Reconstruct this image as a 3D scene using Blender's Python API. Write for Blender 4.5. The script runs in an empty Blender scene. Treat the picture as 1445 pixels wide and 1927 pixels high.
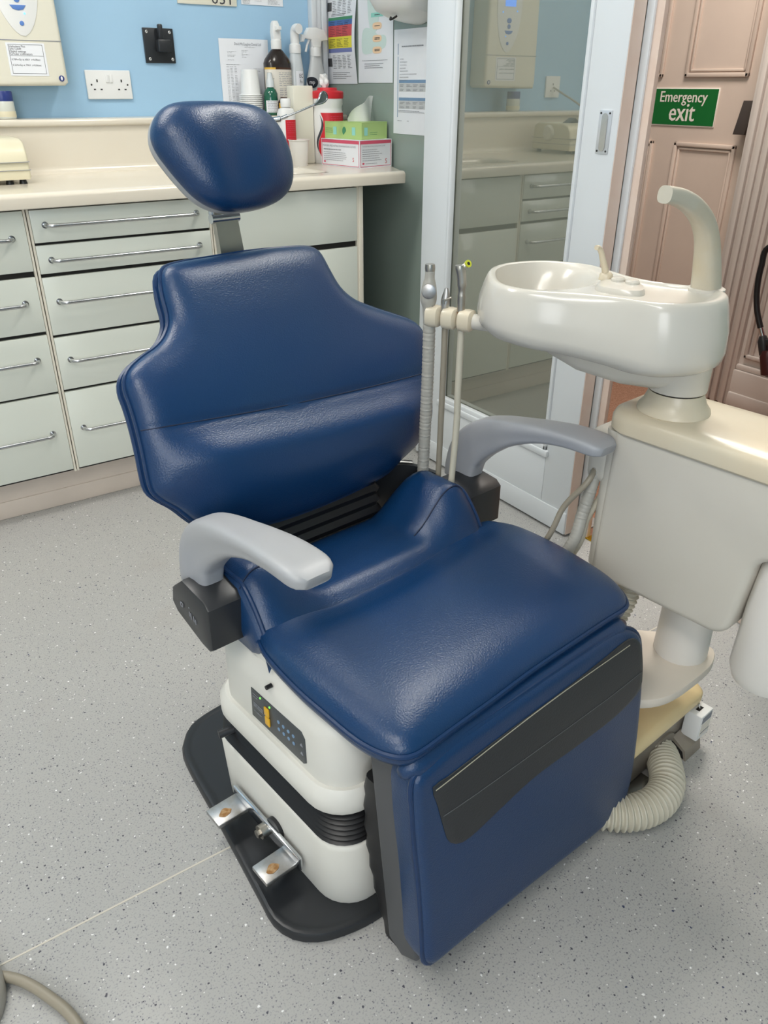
import bpy, bmesh, math, random
import numpy as np
from mathutils import Vector, Matrix
random.seed(7)
sc = bpy.context.scene
COL = sc.collection
PI = math.pi

# ------------------------------------------------------------------ camera
F_PX = 1477.36
CAM = Vector((-1.611, -2.93, 1.139))
YAW, PITCH, ROLL = 0.5988593, 0.49632344, 0.00478451
_f = Vector((math.sin(YAW)*math.cos(PITCH), math.cos(YAW)*math.cos(PITCH), -math.sin(PITCH)))
_r = Vector((math.cos(YAW), -math.sin(YAW), 0)); _u = _r.cross(_f)
CX = math.cos(ROLL)*_r + math.sin(ROLL)*_u
CY = -math.sin(ROLL)*_r + math.cos(ROLL)*_u
CZ = _f
cam = bpy.data.objects.new('camera', bpy.data.cameras.new('camera'))
COL.objects.link(cam)
cam.matrix_world = Matrix(((CX.x, CY.x, -CZ.x, CAM.x), (CX.y, CY.y, -CZ.y, CAM.y), (CX.z, CY.z, -CZ.z, CAM.z), (0, 0, 0, 1)))
cam.data.sensor_fit = 'VERTICAL'; cam.data.sensor_height = 24.0
cam.data.lens = 24.0*F_PX/1927.0
cam.data.clip_start = 0.02
sc.camera = cam

# ------------------------------------------------------------------ light and exposure
sc.view_settings.view_transform = 'Standard'
sc.view_settings.look = 'None'
sc.view_settings.exposure = 0.12
sc.view_settings.gamma = 1.0
sc.view_settings.use_curve_mapping = False
w = bpy.data.worlds.new('world'); sc.world = w; w.use_nodes = True
w.node_tree.nodes['Background'].inputs[0].default_value = (0.8, 0.85, 1, 1)
w.node_tree.nodes['Background'].inputs[1].default_value = 0.15
CEIL = 2.55
LIGHTS = [(-1.75, -1.05, 1.3, 0.3, 0, 15), (-0.17, -1.62, 0.3, 0.75, 0, 11), (-2.3, -3.0, 0.3, 1.3, 0, 16)]
def area(name, loc, sx, sy, power, color, rot=(0, 0, 0)):
    l = bpy.data.lights.new(name, 'AREA'); l.shape = 'RECTANGLE'; l.size = sx; l.size_y = sy
    l.energy = power; l.color = color
    o = bpy.data.objects.new(name, l); COL.objects.link(o); o.location = loc; o.rotation_euler = rot
    return o
for i, (x, y, sx, sy, rz, p) in enumerate(LIGHTS):
    area('ceiling_light', (x, y, CEIL-0.075), sx, sy, p, (1.0, 0.965, 0.91), (0, 0, rz))
area('corridor_light', (0.7, -1.3, 2.4), 0.6, 0.6, 29, (1.0, 0.93, 0.86))

area('added_fill_light', (-3.0, -4.5, 1.55), 1.9, 1.3, 24, (0.97, 0.98, 1.0), (math.radians(90), 0, 0))  # added soft fill from behind the camera, brightens back wall and cabinet fronts
# ------------------------------------------------------------------ rays: where a photographed point lies on a plane of the room
def ray(px, py):
    return (CX*((px-722.5)/F_PX) - CY*((py-963.5)/F_PX) + CZ)
def hit(px, py, o, n):
    v = ray(px, py); return CAM + v*((Vector(o)-CAM).dot(n)/v.dot(n))
def onX(px, py, d): return hit(px, py, (d, 0, 0), Vector((1, 0, 0)))
def onY(px, py, d): return hit(px, py, (0, d, 0), Vector((0, 1, 0)))
def onZ(px, py, d): return hit(px, py, (0, 0, d), Vector((0, 0, 1)))

# ------------------------------------------------------------------ materials
def lin(c):
    c = c/255.0
    return c/12.92 if c <= 0.04045 else ((c+0.055)/1.055)**2.4
def rgb(r, g, b): return (lin(r), lin(g), lin(b), 1)
def mat(name, col, rough=0.5, metal=0.0, coat=0.0, bump=None, var=None, emit=None, spec=0.5, coat_r=0.1, trans=0.0, bump_s=0.1, sheen=0.0):
    m = bpy.data.materials.new(name); m.use_nodes = True
    nt = m.node_tree; b = nt.nodes['Principled BSDF']
    b.inputs['Base Color'].default_value = col
    b.inputs['Roughness'].default_value = rough
    b.inputs['Metallic'].default_value = metal
    b.inputs['Coat Weight'].default_value = coat
    b.inputs['Coat Roughness'].default_value = coat_r
    b.inputs['Specular IOR Level'].default_value = spec
    b.inputs['Transmission Weight'].default_value = trans
    b.inputs['Sheen Weight'].default_value = sheen
    if emit:
        b.inputs['Emission Color'].default_value = emit[0]; b.inputs['Emission Strength'].default_value = emit[1]
    if bump or var:
        tc = nt.nodes.new('ShaderNodeTexCoord')
    if bump:
        n = nt.nodes.new('ShaderNodeTexNoise'); n.inputs['Scale'].default_value = bump; n.inputs['Detail'].default_value = 4
        bp = nt.nodes.new('ShaderNodeBump'); bp.inputs['Strength'].default_value = bump_s; bp.inputs['Distance'].default_value = 0.002
        nt.links.new(tc.outputs['Object'], n.inputs['Vector']); nt.links.new(n.outputs['Fac'], bp.inputs['Height'])
        nt.links.new(bp.outputs['Normal'], b.inputs['Normal'])
    if var:
        sc_, col2, amt = var
        n = nt.nodes.new('ShaderNodeTexNoise'); n.inputs['Scale'].default_value = sc_; n.inputs['Detail'].default_value = 5
        mx = nt.nodes.new('ShaderNodeMix'); mx.data_type = 'RGBA'
        rp = nt.nodes.new('ShaderNodeMapRange'); rp.inputs['From Min'].default_value = 0.4; rp.inputs['From Max'].default_value = 0.7
        rp.inputs['To Max'].default_value = amt
        nt.links.new(tc.outputs['Object'], n.inputs['Vector']); nt.links.new(n.outputs['Fac'], rp.inputs['Value'])
        nt.links.new(rp.outputs['Result'], mx.inputs['Factor'])
        mx.inputs['A'].default_value = col; mx.inputs['B'].default_value = col2
        nt.links.new(mx.outputs['Result'], b.inputs['Base Color'])
    return m

M = {}
M['leather'] = mat('blue_leather', rgb(8, 50, 92), 0.31, bump=420, bump_s=0.25, var=(6, rgb(16, 54, 92), 0.7), spec=0.6)
M['piping'] = mat('blue_piping', rgb(8, 45, 85), 0.34, bump=300, bump_s=0.1)
M['seam'] = mat('dark_seam', rgb(16, 30, 58), 0.6)  # dark blue for the cushion seams
M['blackvinyl'] = mat('black_vinyl', rgb(42, 44, 47), 0.38, bump=300, bump_s=0.15)
M['blackplastic'] = mat('black_plastic', rgb(38, 40, 43), 0.35)
M['darkgrey'] = mat('dark_grey_plastic', rgb(78, 79, 81), 0.5)
M['rubber'] = mat('black_rubber', rgb(24, 24, 26), 0.42)
M['arm'] = mat('grey_armrest', rgb(160, 162, 167), 0.38, bump=200, bump_s=0.04, var=(6, rgb(168, 168, 166), 0.5))
M['cream'] = mat('cream_housing', rgb(218, 216, 208), 0.42, var=(5, rgb(212, 209, 198), 0.5))
M['unit'] = mat('unit_plastic', rgb(206, 201, 190), 0.33, var=(3, rgb(196, 190, 176), 0.6))
M['unit_top'] = mat('aged_unit_plastic', rgb(208, 199, 178), 0.28, var=(4, rgb(212, 194, 164), 0.8))
M['ceramic'] = mat('cream_ceramic', rgb(204, 200, 190), 0.22, coat=0.25, coat_r=0.12)
M['spout'] = mat('aged_spout', rgb(196, 190, 174), 0.35, var=(9, rgb(188, 170, 136), 0.9))
M['milky'] = mat('milky_plastic', rgb(228, 224, 216), 0.3, var=(10, rgb(220, 216, 212), 0.5))
M['tan'] = mat('yellowed_cover', rgb(226, 203, 156), 0.35, var=(6, rgb(222, 190, 136), 0.7))
M['steel'] = mat('brushed_steel', rgb(176, 172, 164), 0.32, metal=1.0, bump=90, bump_s=0.08)
M['chrome'] = mat('chrome', rgb(205, 208, 212), 0.16, metal=1.0)
M['alu'] = mat('cast_aluminium', rgb(190, 190, 190), 0.38, metal=1.0, var=(60, rgb(150, 140, 125), 0.5))
M['handle'] = mat('satin_handle', rgb(196, 197, 198), 0.25, metal=1.0)
M['rust'] = mat('rust', rgb(146, 104, 58), 0.8, var=(150, rgb(190, 160, 120), 0.9))
M['drawer'] = mat('white_drawer_gloss', rgb(218, 222, 212), 0.16, coat=0.4, coat_r=0.05)
M['carcass'] = mat('cream_carcass', rgb(222, 216, 200), 0.4)
M['gap'] = mat('dark_gap', rgb(30, 28, 26), 0.8)
M['plinth'] = mat('plinth', rgb(218, 205, 192), 0.5, var=(8, rgb(206, 194, 182), 0.6))
M['worktop'] = mat('cream_worktop', rgb(222, 214, 198), 0.22, coat=0.3, var=(4, rgb(218, 208, 192), 0.5))
M['bluewall'] = mat('blue_wall', rgb(162, 199, 226), 0.55, bump=60, bump_s=0.04, var=(3, rgb(157, 192, 218), 0.6))
M['greenwall'] = mat('grey_green_wall', rgb(148, 162, 154), 0.22, var=(2, rgb(140, 155, 146), 0.6))
M['white'] = mat('white_paint', rgb(222, 226, 229), 0.35, bump=40, bump_s=0.03)
M['whiteplastic'] = mat('white_plastic', rgb(232, 232, 230), 0.3)
M['offwhite'] = mat('off_white_plastic', rgb(226, 222, 206), 0.35)
M['pink'] = mat('pinkish_paint', rgb(216, 196, 182), 0.45, bump=50, bump_s=0.05, var=(5, rgb(206, 186, 174), 0.5))
M['pinklight'] = mat('pink_edge_paint', rgb(230, 211, 198), 0.45, var=(14, rgb(224, 198, 182), 0.7))
M['hallwhite'] = mat('hall_trim_paint', rgb(216, 205, 198), 0.4, bump=60, bump_s=0.08)
M['ceil'] = mat('ceiling_paint', rgb(235, 235, 232), 0.8)
M['roomwall'] = mat('room_wall_paint', rgb(216, 220, 218), 0.7)
M['paper'] = mat('paper', rgb(232, 234, 238), 0.6)
M['tissue'] = mat('tissue_paper', rgb(240, 240, 238), 0.8)
M['ink'] = mat('ink', rgb(60, 60, 66), 0.7)
M['inkgrey'] = mat('grey_ink', rgb(140, 142, 148), 0.7)
M['inkblue'] = mat('blue_grey_ink', rgb(120, 150, 180), 0.7)
M['cellgrey'] = mat('grey_cell', rgb(196, 198, 198), 0.7)
M['red'] = mat('red_print', rgb(206, 36, 48), 0.4)
M['pinkprint'] = mat('pink_print', rgb(212, 84, 110), 0.5)
M['green'] = mat('pale_green_card', rgb(176, 204, 128), 0.5)
M['greenbar'] = mat('green_print', rgb(70, 140, 100), 0.6)
M['bluebar'] = mat('blue_print', rgb(72, 110, 170), 0.6)
M['redbar'] = mat('brick_red_print', rgb(204, 82, 86), 0.6)
M['yellow'] = mat('yellow_print', rgb(232, 220, 70), 0.6)
M['lilac'] = mat('lilac_print', rgb(120, 130, 184), 0.6)
M['peach'] = mat('peach_print', rgb(242, 208, 172), 0.6)
M['mint'] = mat('mint_print', rgb(150, 214, 200), 0.6)
M['palemint'] = mat('pale_mint_print', rgb(206, 224, 218), 0.6)
M['navy'] = mat('navy_plastic', rgb(38, 54, 120), 0.35)
M['bluebtn'] = mat('blue_button', rgb(92, 130, 196), 0.4)
M['brownbottle'] = mat('dark_brown_plastic', rgb(44, 36, 34), 0.18)
M['label'] = mat('bottle_label', rgb(226, 220, 208), 0.5)
M['orangelabel'] = mat('ochre_label', rgb(222, 176, 70), 0.5)
M['greenliquid'] = mat('green_glass', rgb(24, 92, 70), 0.1, coat=0.5)
M['clearplastic'] = mat('translucent_plastic', rgb(206, 212, 214), 0.2, coat=0.3)
M['greyspray'] = mat('pale_grey_plastic', rgb(200, 202, 202), 0.3)
M['amber'] = mat('amber_glass', rgb(70, 40, 20), 0.12)
M['signgreen'] = mat('sign_green', rgb(16, 104, 42), 0.4)
M['signwhite'] = mat('sign_white', rgb(236, 226, 216), 0.5)
M['bronze'] = mat('dark_bronze_handle', rgb(92, 82, 78), 0.4, metal=0.4)
M['brass'] = mat('brass_strip', rgb(222, 190, 70), 0.25, metal=1.0)
M['hose'] = mat('beige_hose', rgb(196, 190, 172), 0.42)
M['hosegrey'] = mat('grey_hose', rgb(168, 165, 156), 0.4)
M['hosedark'] = mat('taupe_tube', rgb(146, 138, 122), 0.42)
M['maroon'] = mat('maroon_horn', rgb(62, 22, 24), 0.3)
M['extred'] = mat('extinguisher_red', rgb(170, 24, 28), 0.25)
M['lime'] = mat('lime_ring', rgb(200, 206, 60), 0.4)
M['brownmetal'] = mat('stained_steel', rgb(150, 118, 82), 0.35, metal=0.7)
M['button'] = mat('yellow_button', rgb(222, 170, 40), 0.4)
M['panel'] = mat('control_panel', rgb(66, 70, 72), 0.4)
M['led'] = mat('lit_led', rgb(80, 200, 60), 0.4, emit=(rgb(120, 230, 90), 1.5))
M['screen'] = mat('lit_display', rgb(80, 140, 230), 0.4, emit=(rgb(90, 150, 255), 2.0))
M['blueled'] = mat('lit_blue_led', rgb(90, 160, 255), 0.4, emit=(rgb(100, 170, 255), 2.0))
M['machine'] = mat('beige_machine', rgb(222, 214, 186), 0.35)
M['lamp'] = mat('lamp_diffuser', rgb(255, 250, 240), 0.5, emit=((1.0, 0.965, 0.91, 1), 6.0))
M['fillpane'] = mat('glowing_fill_pane', rgb(240, 245, 255), 0.3, emit=((0.93, 0.97, 1.0, 1), 1.5))  # emission for the pane of the added window
M['stitch'] = mat('grey_stitching', rgb(92, 94, 96), 0.6)
M['fold'] = mat('worn_fold', rgb(168, 164, 146), 0.6)
M['steelbox'] = mat('dull_steel', rgb(156, 147, 134), 0.38, metal=0.12, var=(12, rgb(128, 118, 106), 0.8))
M['pull'] = mat('satin_plate', rgb(206, 209, 213), 0.3, metal=0.35)
M['badgeblack'] = mat('black_badge', rgb(22, 26, 40), 0.35)
M['plate'] = mat('support_plate_paint', rgb(218, 208, 194), 0.4)
M['seamweld'] = mat('weld_line', rgb(204, 198, 184), 0.5)
M['jar'] = mat('jar_plastic', rgb(214, 216, 206), 0.15, coat=0.5)

def floor_material():
    m = bpy.data.materials.new('speckled_vinyl'); m.use_nodes = True
    nt = m.node_tree; b = nt.nodes['Principled BSDF']; L = nt.links
    b.inputs['Roughness'].default_value = 0.5; b.inputs['Specular IOR Level'].default_value = 0.3
    tc = nt.nodes.new('ShaderNodeTexCoord')
    def mixc(f, a, bcol):
        mx = nt.nodes.new('ShaderNodeMix'); mx.data_type = 'RGBA'
        if isinstance(a, tuple): mx.inputs['A'].default_value = a
        else: L.new(a, mx.inputs['A'])
        if isinstance(bcol, tuple): mx.inputs['B'].default_value = bcol
        else: L.new(bcol, mx.inputs['B'])
        L.new(f, mx.inputs['Factor']); return mx.outputs['Result']
    def math_(op, a, bb):
        n = nt.nodes.new('ShaderNodeMath'); n.operation = op
        for i, v in enumerate((a, bb)):
            if isinstance(v, (int, float)): n.inputs[i].default_value = v
            else: L.new(v, n.inputs[i])
        return n.outputs[0]
    nz = nt.nodes.new('ShaderNodeTexNoise'); nz.inputs['Scale'].default_value = 1.6; nz.inputs['Detail'].default_value = 3
    L.new(tc.outputs['Object'], nz.inputs['Vector'])
    base = mixc(nz.outputs['Fac'], rgb(166, 166, 163), rgb(178, 176, 172))
    # fine mottling
    n2 = nt.nodes.new('ShaderNodeTexNoise'); n2.inputs['Scale'].default_value = 320; n2.inputs['Detail'].default_value = 2
    L.new(tc.outputs['Object'], n2.inputs['Vector'])
    mr = nt.nodes.new('ShaderNodeMapRange'); mr.inputs['From Min'].default_value = 0.54; mr.inputs['From Max'].default_value = 0.68
    L.new(n2.outputs['Fac'], mr.inputs['Value'])
    base = mixc(math_('MULTIPLY', mr.outputs['Result'], 0.55), base, rgb(126, 126, 132))
    def chips(base, scale, rad, lo, hi, col):
        v = nt.nodes.new('ShaderNodeTexVoronoi'); v.inputs['Scale'].default_value = scale
        v.inputs['Randomness'].default_value = 1.0
        nn = nt.nodes.new('ShaderNodeTexNoise'); nn.inputs['Scale'].default_value = scale*2.2; nn.inputs['Detail'].default_value = 1
        L.new(tc.outputs['Object'], nn.inputs['Vector'])
        vm = nt.nodes.new('ShaderNodeVectorMath'); vm.operation = 'MULTIPLY_ADD'
        vm.inputs[1].default_value = (0.35/scale,)*3
        L.new(nn.outputs['Color'], vm.inputs[0]); L.new(tc.outputs['Object'], vm.inputs[2])
        mpp = nt.nodes.new('ShaderNodeMapping'); mpp.inputs['Location'].default_value = (scale*0.37, lo*5, 0)
        L.new(vm.outputs[0], mpp.inputs['Vector']); L.new(mpp.outputs[0], v.inputs['Vector'])
        sep = nt.nodes.new('ShaderNodeSeparateColor'); L.new(v.outputs['Color'], sep.inputs[0])
        a = math_('LESS_THAN', v.outputs['Distance'], rad)
        c1 = math_('GREATER_THAN', sep.outputs[0], lo); c2 = math_('LESS_THAN', sep.outputs[0], hi)
        return mixc(math_('MULTIPLY', a, math_('MULTIPLY', c1, c2)), base, col)
    base = chips(base, 240, 0.27, 0.0, 0.30, rgb(120, 120, 126))
    base = chips(base, 150, 0.18, 0.2, 0.32, rgb(216, 216, 212))
    base = chips(base, 95, 0.16, 0.0, 0.24, rgb(78, 78, 86))
    base = chips(base, 80, 0.15, 0.5, 0.62, rgb(232, 232, 230))
    base = chips(base, 52, 0.10, 0.3, 0.40, rgb(58, 66, 92))
    # soft worn stains
    n3 = nt.nodes.new('ShaderNodeTexNoise'); n3.inputs['Scale'].default_value = 5.5; n3.inputs['Detail'].default_value = 5
    L.new(tc.outputs['Object'], n3.inputs['Vector'])
    m3 = nt.nodes.new('ShaderNodeMapRange'); m3.inputs['From Min'].default_value = 0.6; m3.inputs['From Max'].default_value = 0.78
    m3.inputs['To Max'].default_value = 0.4
    L.new(n3.outputs['Fac'], m3.inputs['Value'])
    base = mixc(m3.outputs['Result'], base, rgb(158, 152, 146))
    L.new(base, b.inputs['Base Color'])
    return m
M['floor'] = floor_material()

def carpet_material():
    m = mat('brown_carpet', rgb(150, 112, 92), 0.95, bump=500, bump_s=0.8, var=(160, rgb(178, 138, 116), 0.9), spec=0.1)
    return m
M['carpet'] = carpet_material()

def glass_material():
    m = bpy.data.materials.new('door_glass'); m.use_nodes = True
    nt = m.node_tree
    for n in list(nt.nodes):
        if n.type != 'OUTPUT_MATERIAL': nt.nodes.remove(n)
    out = [n for n in nt.nodes if n.type == 'OUTPUT_MATERIAL'][0]
    t = nt.nodes.new('ShaderNodeBsdfTransparent'); t.inputs[0].default_value = (0.93, 0.95, 0.93, 1)
    g = nt.nodes.new('ShaderNodeBsdfGlossy'); g.inputs['Roughness'].default_value = 0.015
    g.inputs['Color'].default_value = (0.95, 0.93, 0.86, 1)
    mx = nt.nodes.new('ShaderNodeMixShader')
    fr = nt.nodes.new('ShaderNodeFresnel'); fr.inputs['IOR'].default_value = 1.6
    ad = nt.nodes.new('ShaderNodeMath'); ad.operation = 'MULTIPLY_ADD'; ad.inputs[1].default_value = 1.6; ad.inputs[2].default_value = 0.14; ad.use_clamp = True
    nt.links.new(fr.outputs[0], ad.inputs[0]); nt.links.new(ad.outputs[0], mx.inputs[0])
    df = nt.nodes.new('ShaderNodeBsdfDiffuse'); df.inputs[0].default_value = rgb(142, 146, 132)
    m0 = nt.nodes.new('ShaderNodeMixShader'); m0.inputs[0].default_value = 0.6
    nt.links.new(t.outputs[0], m0.inputs[1]); nt.links.new(df.outputs[0], m0.inputs[2])
    nt.links.new(m0.outputs[0], mx.inputs[1]); nt.links.new(g.outputs[0], mx.inputs[2])
    nt.links.new(mx.outputs[0], out.inputs[0])
    return m
M['glass'] = glass_material()

# ------------------------------------------------------------------ mesh helpers
class MB:
    """Collects shapes (world coordinates) and links them as ONE mesh object."""
    def __init__(s): s.v = []; s.f = []
    def add(s, vs, fs):
        k = len(s.v); s.v += [Vector(v) for v in vs]; s.f += [tuple(i+k for i in f) for f in fs]; return s
    def bm(s, b, mtx=None):
        b.verts.ensure_lookup_table(); b.verts.index_update()
        vs = [(mtx @ v.co) if mtx else v.co.copy() for v in b.verts]
        fs = [[v.index for v in f.verts] for f in b.faces]
        b.free(); return s.add(vs, fs)
    def box(s, a, b, bev=0.0, seg=2, frame=None):
        """box between two corners, edges bevelled; frame maps local to world"""
        m = bmesh.new(); bmesh.ops.create_cube(m, size=1)
        c = [(a[i]+b[i])/2 for i in range(3)]; d = [abs(b[i]-a[i]) for i in range(3)]
        for v in m.verts: v.co = Vector((c[i]+v.co[i]*d[i] for i in range(3)))
        if bev > 0: bmesh.ops.bevel(m, geom=m.edges[:]+m.verts[:], offset=min(bev, min(d)*0.49), segments=seg, profile=0.5, affect='EDGES', clamp_overlap=True)
        if frame:
            for v in m.verts: v.co = frame(v.co)
        return s.bm(m)
    def prism(s, pts, h0, h1, fr, bev=0.0, seg=2, vbev=False):
        """polygon pts (a,b) extruded h0..h1; fr(a,b,h)->world"""
        m = bmesh.new()
        lo = [m.verts.new((p[0], p[1], h0)) for p in pts]; hi = [m.verts.new((p[0], p[1], h1)) for p in pts]
        n = len(pts)
        m.faces.new(lo[::-1]); m.faces.new(hi)
        for i in range(n): m.faces.new((lo[i], lo[(i+1) % n], hi[(i+1) % n], hi[i]))
        bmesh.ops.recalc_face_normals(m, faces=m.faces[:])
        if bev > 0:
            if vbev: es = m.edges[:]
            else: es = [e for e in m.edges if abs(e.verts[0].co.z-e.verts[1].co.z) < 1e-6]
            bmesh.ops.bevel(m, geom=es, offset=bev, segments=seg, profile=0.5, affect='EDGES', clamp_overlap=True)
        for v in m.verts: v.co = Vector(fr(*v.co))
        return s.bm(m)
    def tube(s, pts, r, n=12, cap=True, flat=None):
        pts = [Vector(p) for p in pts]; k = len(pts)
        rs = r if isinstance(r, (list, tuple)) else [r]*k
        up = None; rings = []
        for i, p in enumerate(pts):
            t = (pts[min(i+1, k-1)]-pts[max(i-1, 0)]).normalized()
            if up is None:
                up = Vector((0, 0, 1)) if abs(t.z) < 0.9 else Vector((1, 0, 0))
            up = (up - t*up.dot(t)).normalized(); side = t.cross(up)
            rings.append([p + (up*math.cos(2*PI*j/n)*(flat or 1) + side*math.sin(2*PI*j/n))*rs[i] for j in range(n)])
        return s.loft(rings, cap)
    def ctube(s, pts, r, n=8):
        pts = [Vector(p) for p in pts]; k = len(pts); up = None; rings = []
        for i, p in enumerate(pts):
            t = (pts[(i+1) % k]-pts[i-1]).normalized()
            if up is None: up = t.orthogonal().normalized()
            up = (up - t*up.dot(t)).normalized(); side = t.cross(up)
            rings.append([p + (up*math.cos(2*PI*j/n) + side*math.sin(2*PI*j/n))*r for j in range(n)])
        # align last to first by nearest vertex
        vs = [v for rg in rings for v in rg]; fs = []
        best = min(range(n), key=lambda q: (rings[-1][0]-rings[0][q]).length)
        for i in range(k):
            j = (i+1) % k; off = best if j == 0 else 0
            for q in range(n):
                fs.append((i*n+q, i*n+(q+1) % n, j*n+(q+1+off) % n, j*n+(q+off) % n))
        return s.add(vs, fs)
    def loft(s, rings, cap=True, closed=True):
        n = len(rings[0]); vs = [Vector(v) for rg in rings for v in rg]; fs = []
        for i in range(len(rings)-1):
            for q in range(n if closed else n-1):
                fs.append((i*n+q, (i+1)*n+q, (i+1)*n+(q+1) % n, i*n+(q+1) % n))
        if cap:
            fs.append(tuple(range(n))); fs.append(tuple(reversed([(len(rings)-1)*n+q for q in range(n)])))
        return s.add(vs, fs)
    def lathe(s, prof, base, n=32, fr=None, sq=None):
        """profile [(r,z)] about a vertical axis at base"""
        rings = []
        for r, z in prof:
            rg = []
            for j in range(n):
                a = 2*PI*j/n; c, d = math.cos(a), math.sin(a)
                if sq:
                    e = 2.0/sq; c = math.copysign(abs(c)**e, c); d = math.copysign(abs(d)**e, d)
                p = (r*c, r*d, z)
                rg.append(fr(*p) if fr else Vector(base)+Vector(p))
            rings.append(rg)
        return s.loft(rings)
    def cyl(s, a, b, r, n=20, r2=None):
        a = Vector(a); b = Vector(b)
        return s.tube([a, a+(b-a)*0.5, b], [r, (r+(r2 or r))/2, (r2 or r)], n)
    def grid(s, P):
        nu = len(P); nv = len(P[0]); vs = [Vector(p) for row in P for p in row]
        fs = [(i*nv+j, i*nv+j+1, (i+1)*nv+j+1, (i+1)*nv+j) for i in range(nu-1) for j in range(nv-1)]
        return s.add(vs, fs)
    def text(s, txt, size, o, xd, yd, th=0.0004, align='LEFT', sx=1.0):
        cu = bpy.data.curves.new('t', 'FONT'); cu.body = txt; cu.size = size; cu.align_x = align; cu.resolution_u = 2
        ob = bpy.data.objects.new('t', cu); COL.objects.link(ob)
        dg = bpy.context.evaluated_depsgraph_get(); me = bpy.data.meshes.new_from_object(ob.evaluated_get(dg))
        xd = Vector(xd).normalized(); yd = Vector(yd).normalized(); nn = xd.cross(yd); o = Vector(o)
        vs = [o + xd*v.co.x*sx + yd*v.co.y + nn*th for v in me.vertices]; fs = [tuple(p.vertices) for p in me.polygons]
        bpy.data.objects.remove(ob); bpy.data.curves.remove(cu); bpy.data.meshes.remove(me)
        return s.add(vs, fs)
    def build(s, name, m, parent=None, angle=40, smooth=True):
        c = Vector((0, 0, 0))
        if parent is not None: mw = WM[parent.name]; inv = mw.inverted()
        else:
            xs = [v.x for v in s.v]; ys = [v.y for v in s.v]; zs = [v.z for v in s.v]
            c = Vector(((min(xs)+max(xs))/2, (min(ys)+max(ys))/2, min(zs))); mw = Matrix.Translation(c); inv = mw.inverted()
        me = bpy.data.meshes.new(name)
        me.from_pydata([inv @ v for v in s.v], [], s.f); me.update()
        b = bmesh.new(); b.from_mesh(me); bmesh.ops.recalc_face_normals(b, faces=b.faces[:]); b.to_mesh(me); b.free()
        me.materials.append(m)
        if smooth:
            me.shade_smooth(); me.set_sharp_from_angle(angle=math.radians(angle))
        o = bpy.data.objects.new(name, me); COL.objects.link(o)
        if parent is not None: o.parent = parent; WM[o.name] = WM[parent.name]
        else: o.location = c; WM[o.name] = mw
        return o
WM = {}
def thing(name, label, cat, loc=(0, 0, 0), rz=0.0, group=None):
    o = bpy.data.objects.new(name, None); COL.objects.link(o); o.empty_display_size = 0.05
    o.location = loc; o.rotation_euler = (0, 0, rz)
    WM[o.name] = Matrix.Translation(Vector(loc)) @ Matrix.Rotation(rz, 4, 'Z')
    o['label'] = label; o['category'] = cat
    if group: o['group'] = group
    return o
def tag(o, label, cat, group=None):
    o['label'] = label; o['category'] = cat
    if group: o['group'] = group
    return o
def lab(o, label): o['label'] = label; return o
def struct(o): o['kind'] = 'structure'; return o

def spline(pts, n, closed=False):
    """Catmull-Rom through pts, n samples spaced evenly"""
    P = [Vector(p) if len(p) == 3 else Vector((p[0], p[1], 0)) for p in pts]; k = len(P); out = []
    segs = k if closed else k-1
    for i in range(segs):
        if closed: a, b, c, d = P[i-1], P[i], P[(i+1) % k], P[(i+2) % k]
        else: a, b, c, d = P[max(i-1, 0)], P[i], P[i+1], P[min(i+2, k-1)]
        for j in range(12):
            t = j/12
            out.append(0.5*((2*b) + (c-a)*t + (2*a-5*b+4*c-d)*t*t + (-a+3*b-3*c+d)*t**3))
    if not closed: out.append(P[-1])
    else: out.append(out[0].copy())
    L = [0.0]
    for i in range(1, len(out)): L.append(L[-1]+(out[i]-out[i-1]).length)
    res = []; j = 0; m = n if closed else n-1
    for i in range(n):
        t = L[-1]*i/m
        while j < len(L)-2 and L[j+1] < t: j += 1
        u = 0 if L[j+1] == L[j] else (t-L[j])/(L[j+1]-L[j])
        res.append(out[j].lerp(out[j+1], min(max(u, 0), 1)))
    return res
def smooth01(x): x = min(max(x, 0), 1); return x*x*(3-2*x)
_OV = {}
def pdist(p, poly):
    d = pdist_hard(p, poly)
    if d < 0.008: return d
    k = (len(poly), tuple(poly[0]), tuple(poly[3]))
    if k not in _OV:
        pts = []
        for i in range(len(poly)):
            a = poly[i]; b = poly[(i+1) % len(poly)]; n = max(1, int((b-a).length/0.0022))
            for j in range(n): q = a.lerp(b, (j+0.5)/n); pts.append((q.x, q.y, (b-a).length/n))
        _OV[k] = np.array(pts)
    A = _OV[k]; r2 = (A[:, 0]-p.x)**2+(A[:, 1]-p.y)**2
    soft = math.sqrt(2.0/float((A[:, 2]/r2**1.5).sum()))
    return d+(soft-d)*smooth01((d-0.008)/0.02)
def pdist_hard(p, poly):
    d = 1e9; k = len(poly)
    for i in range(k):
        a = poly[i]; b = poly[(i+1) % k]; ab = b-a; t = min(max((p-a).dot(ab)/max(ab.dot(ab), 1e-12), 0), 1)
        d = min(d, (p-a-ab*t).length)
    return d
TS = [1.0, 0.992, 0.98, 0.962, 0.94, 0.91, 0.88, 0.84, 0.8, 0.75, 0.7, 0.64, 0.58, 0.5, 0.42, 0.34, 0.25, 0.16, 0.08]
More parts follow.
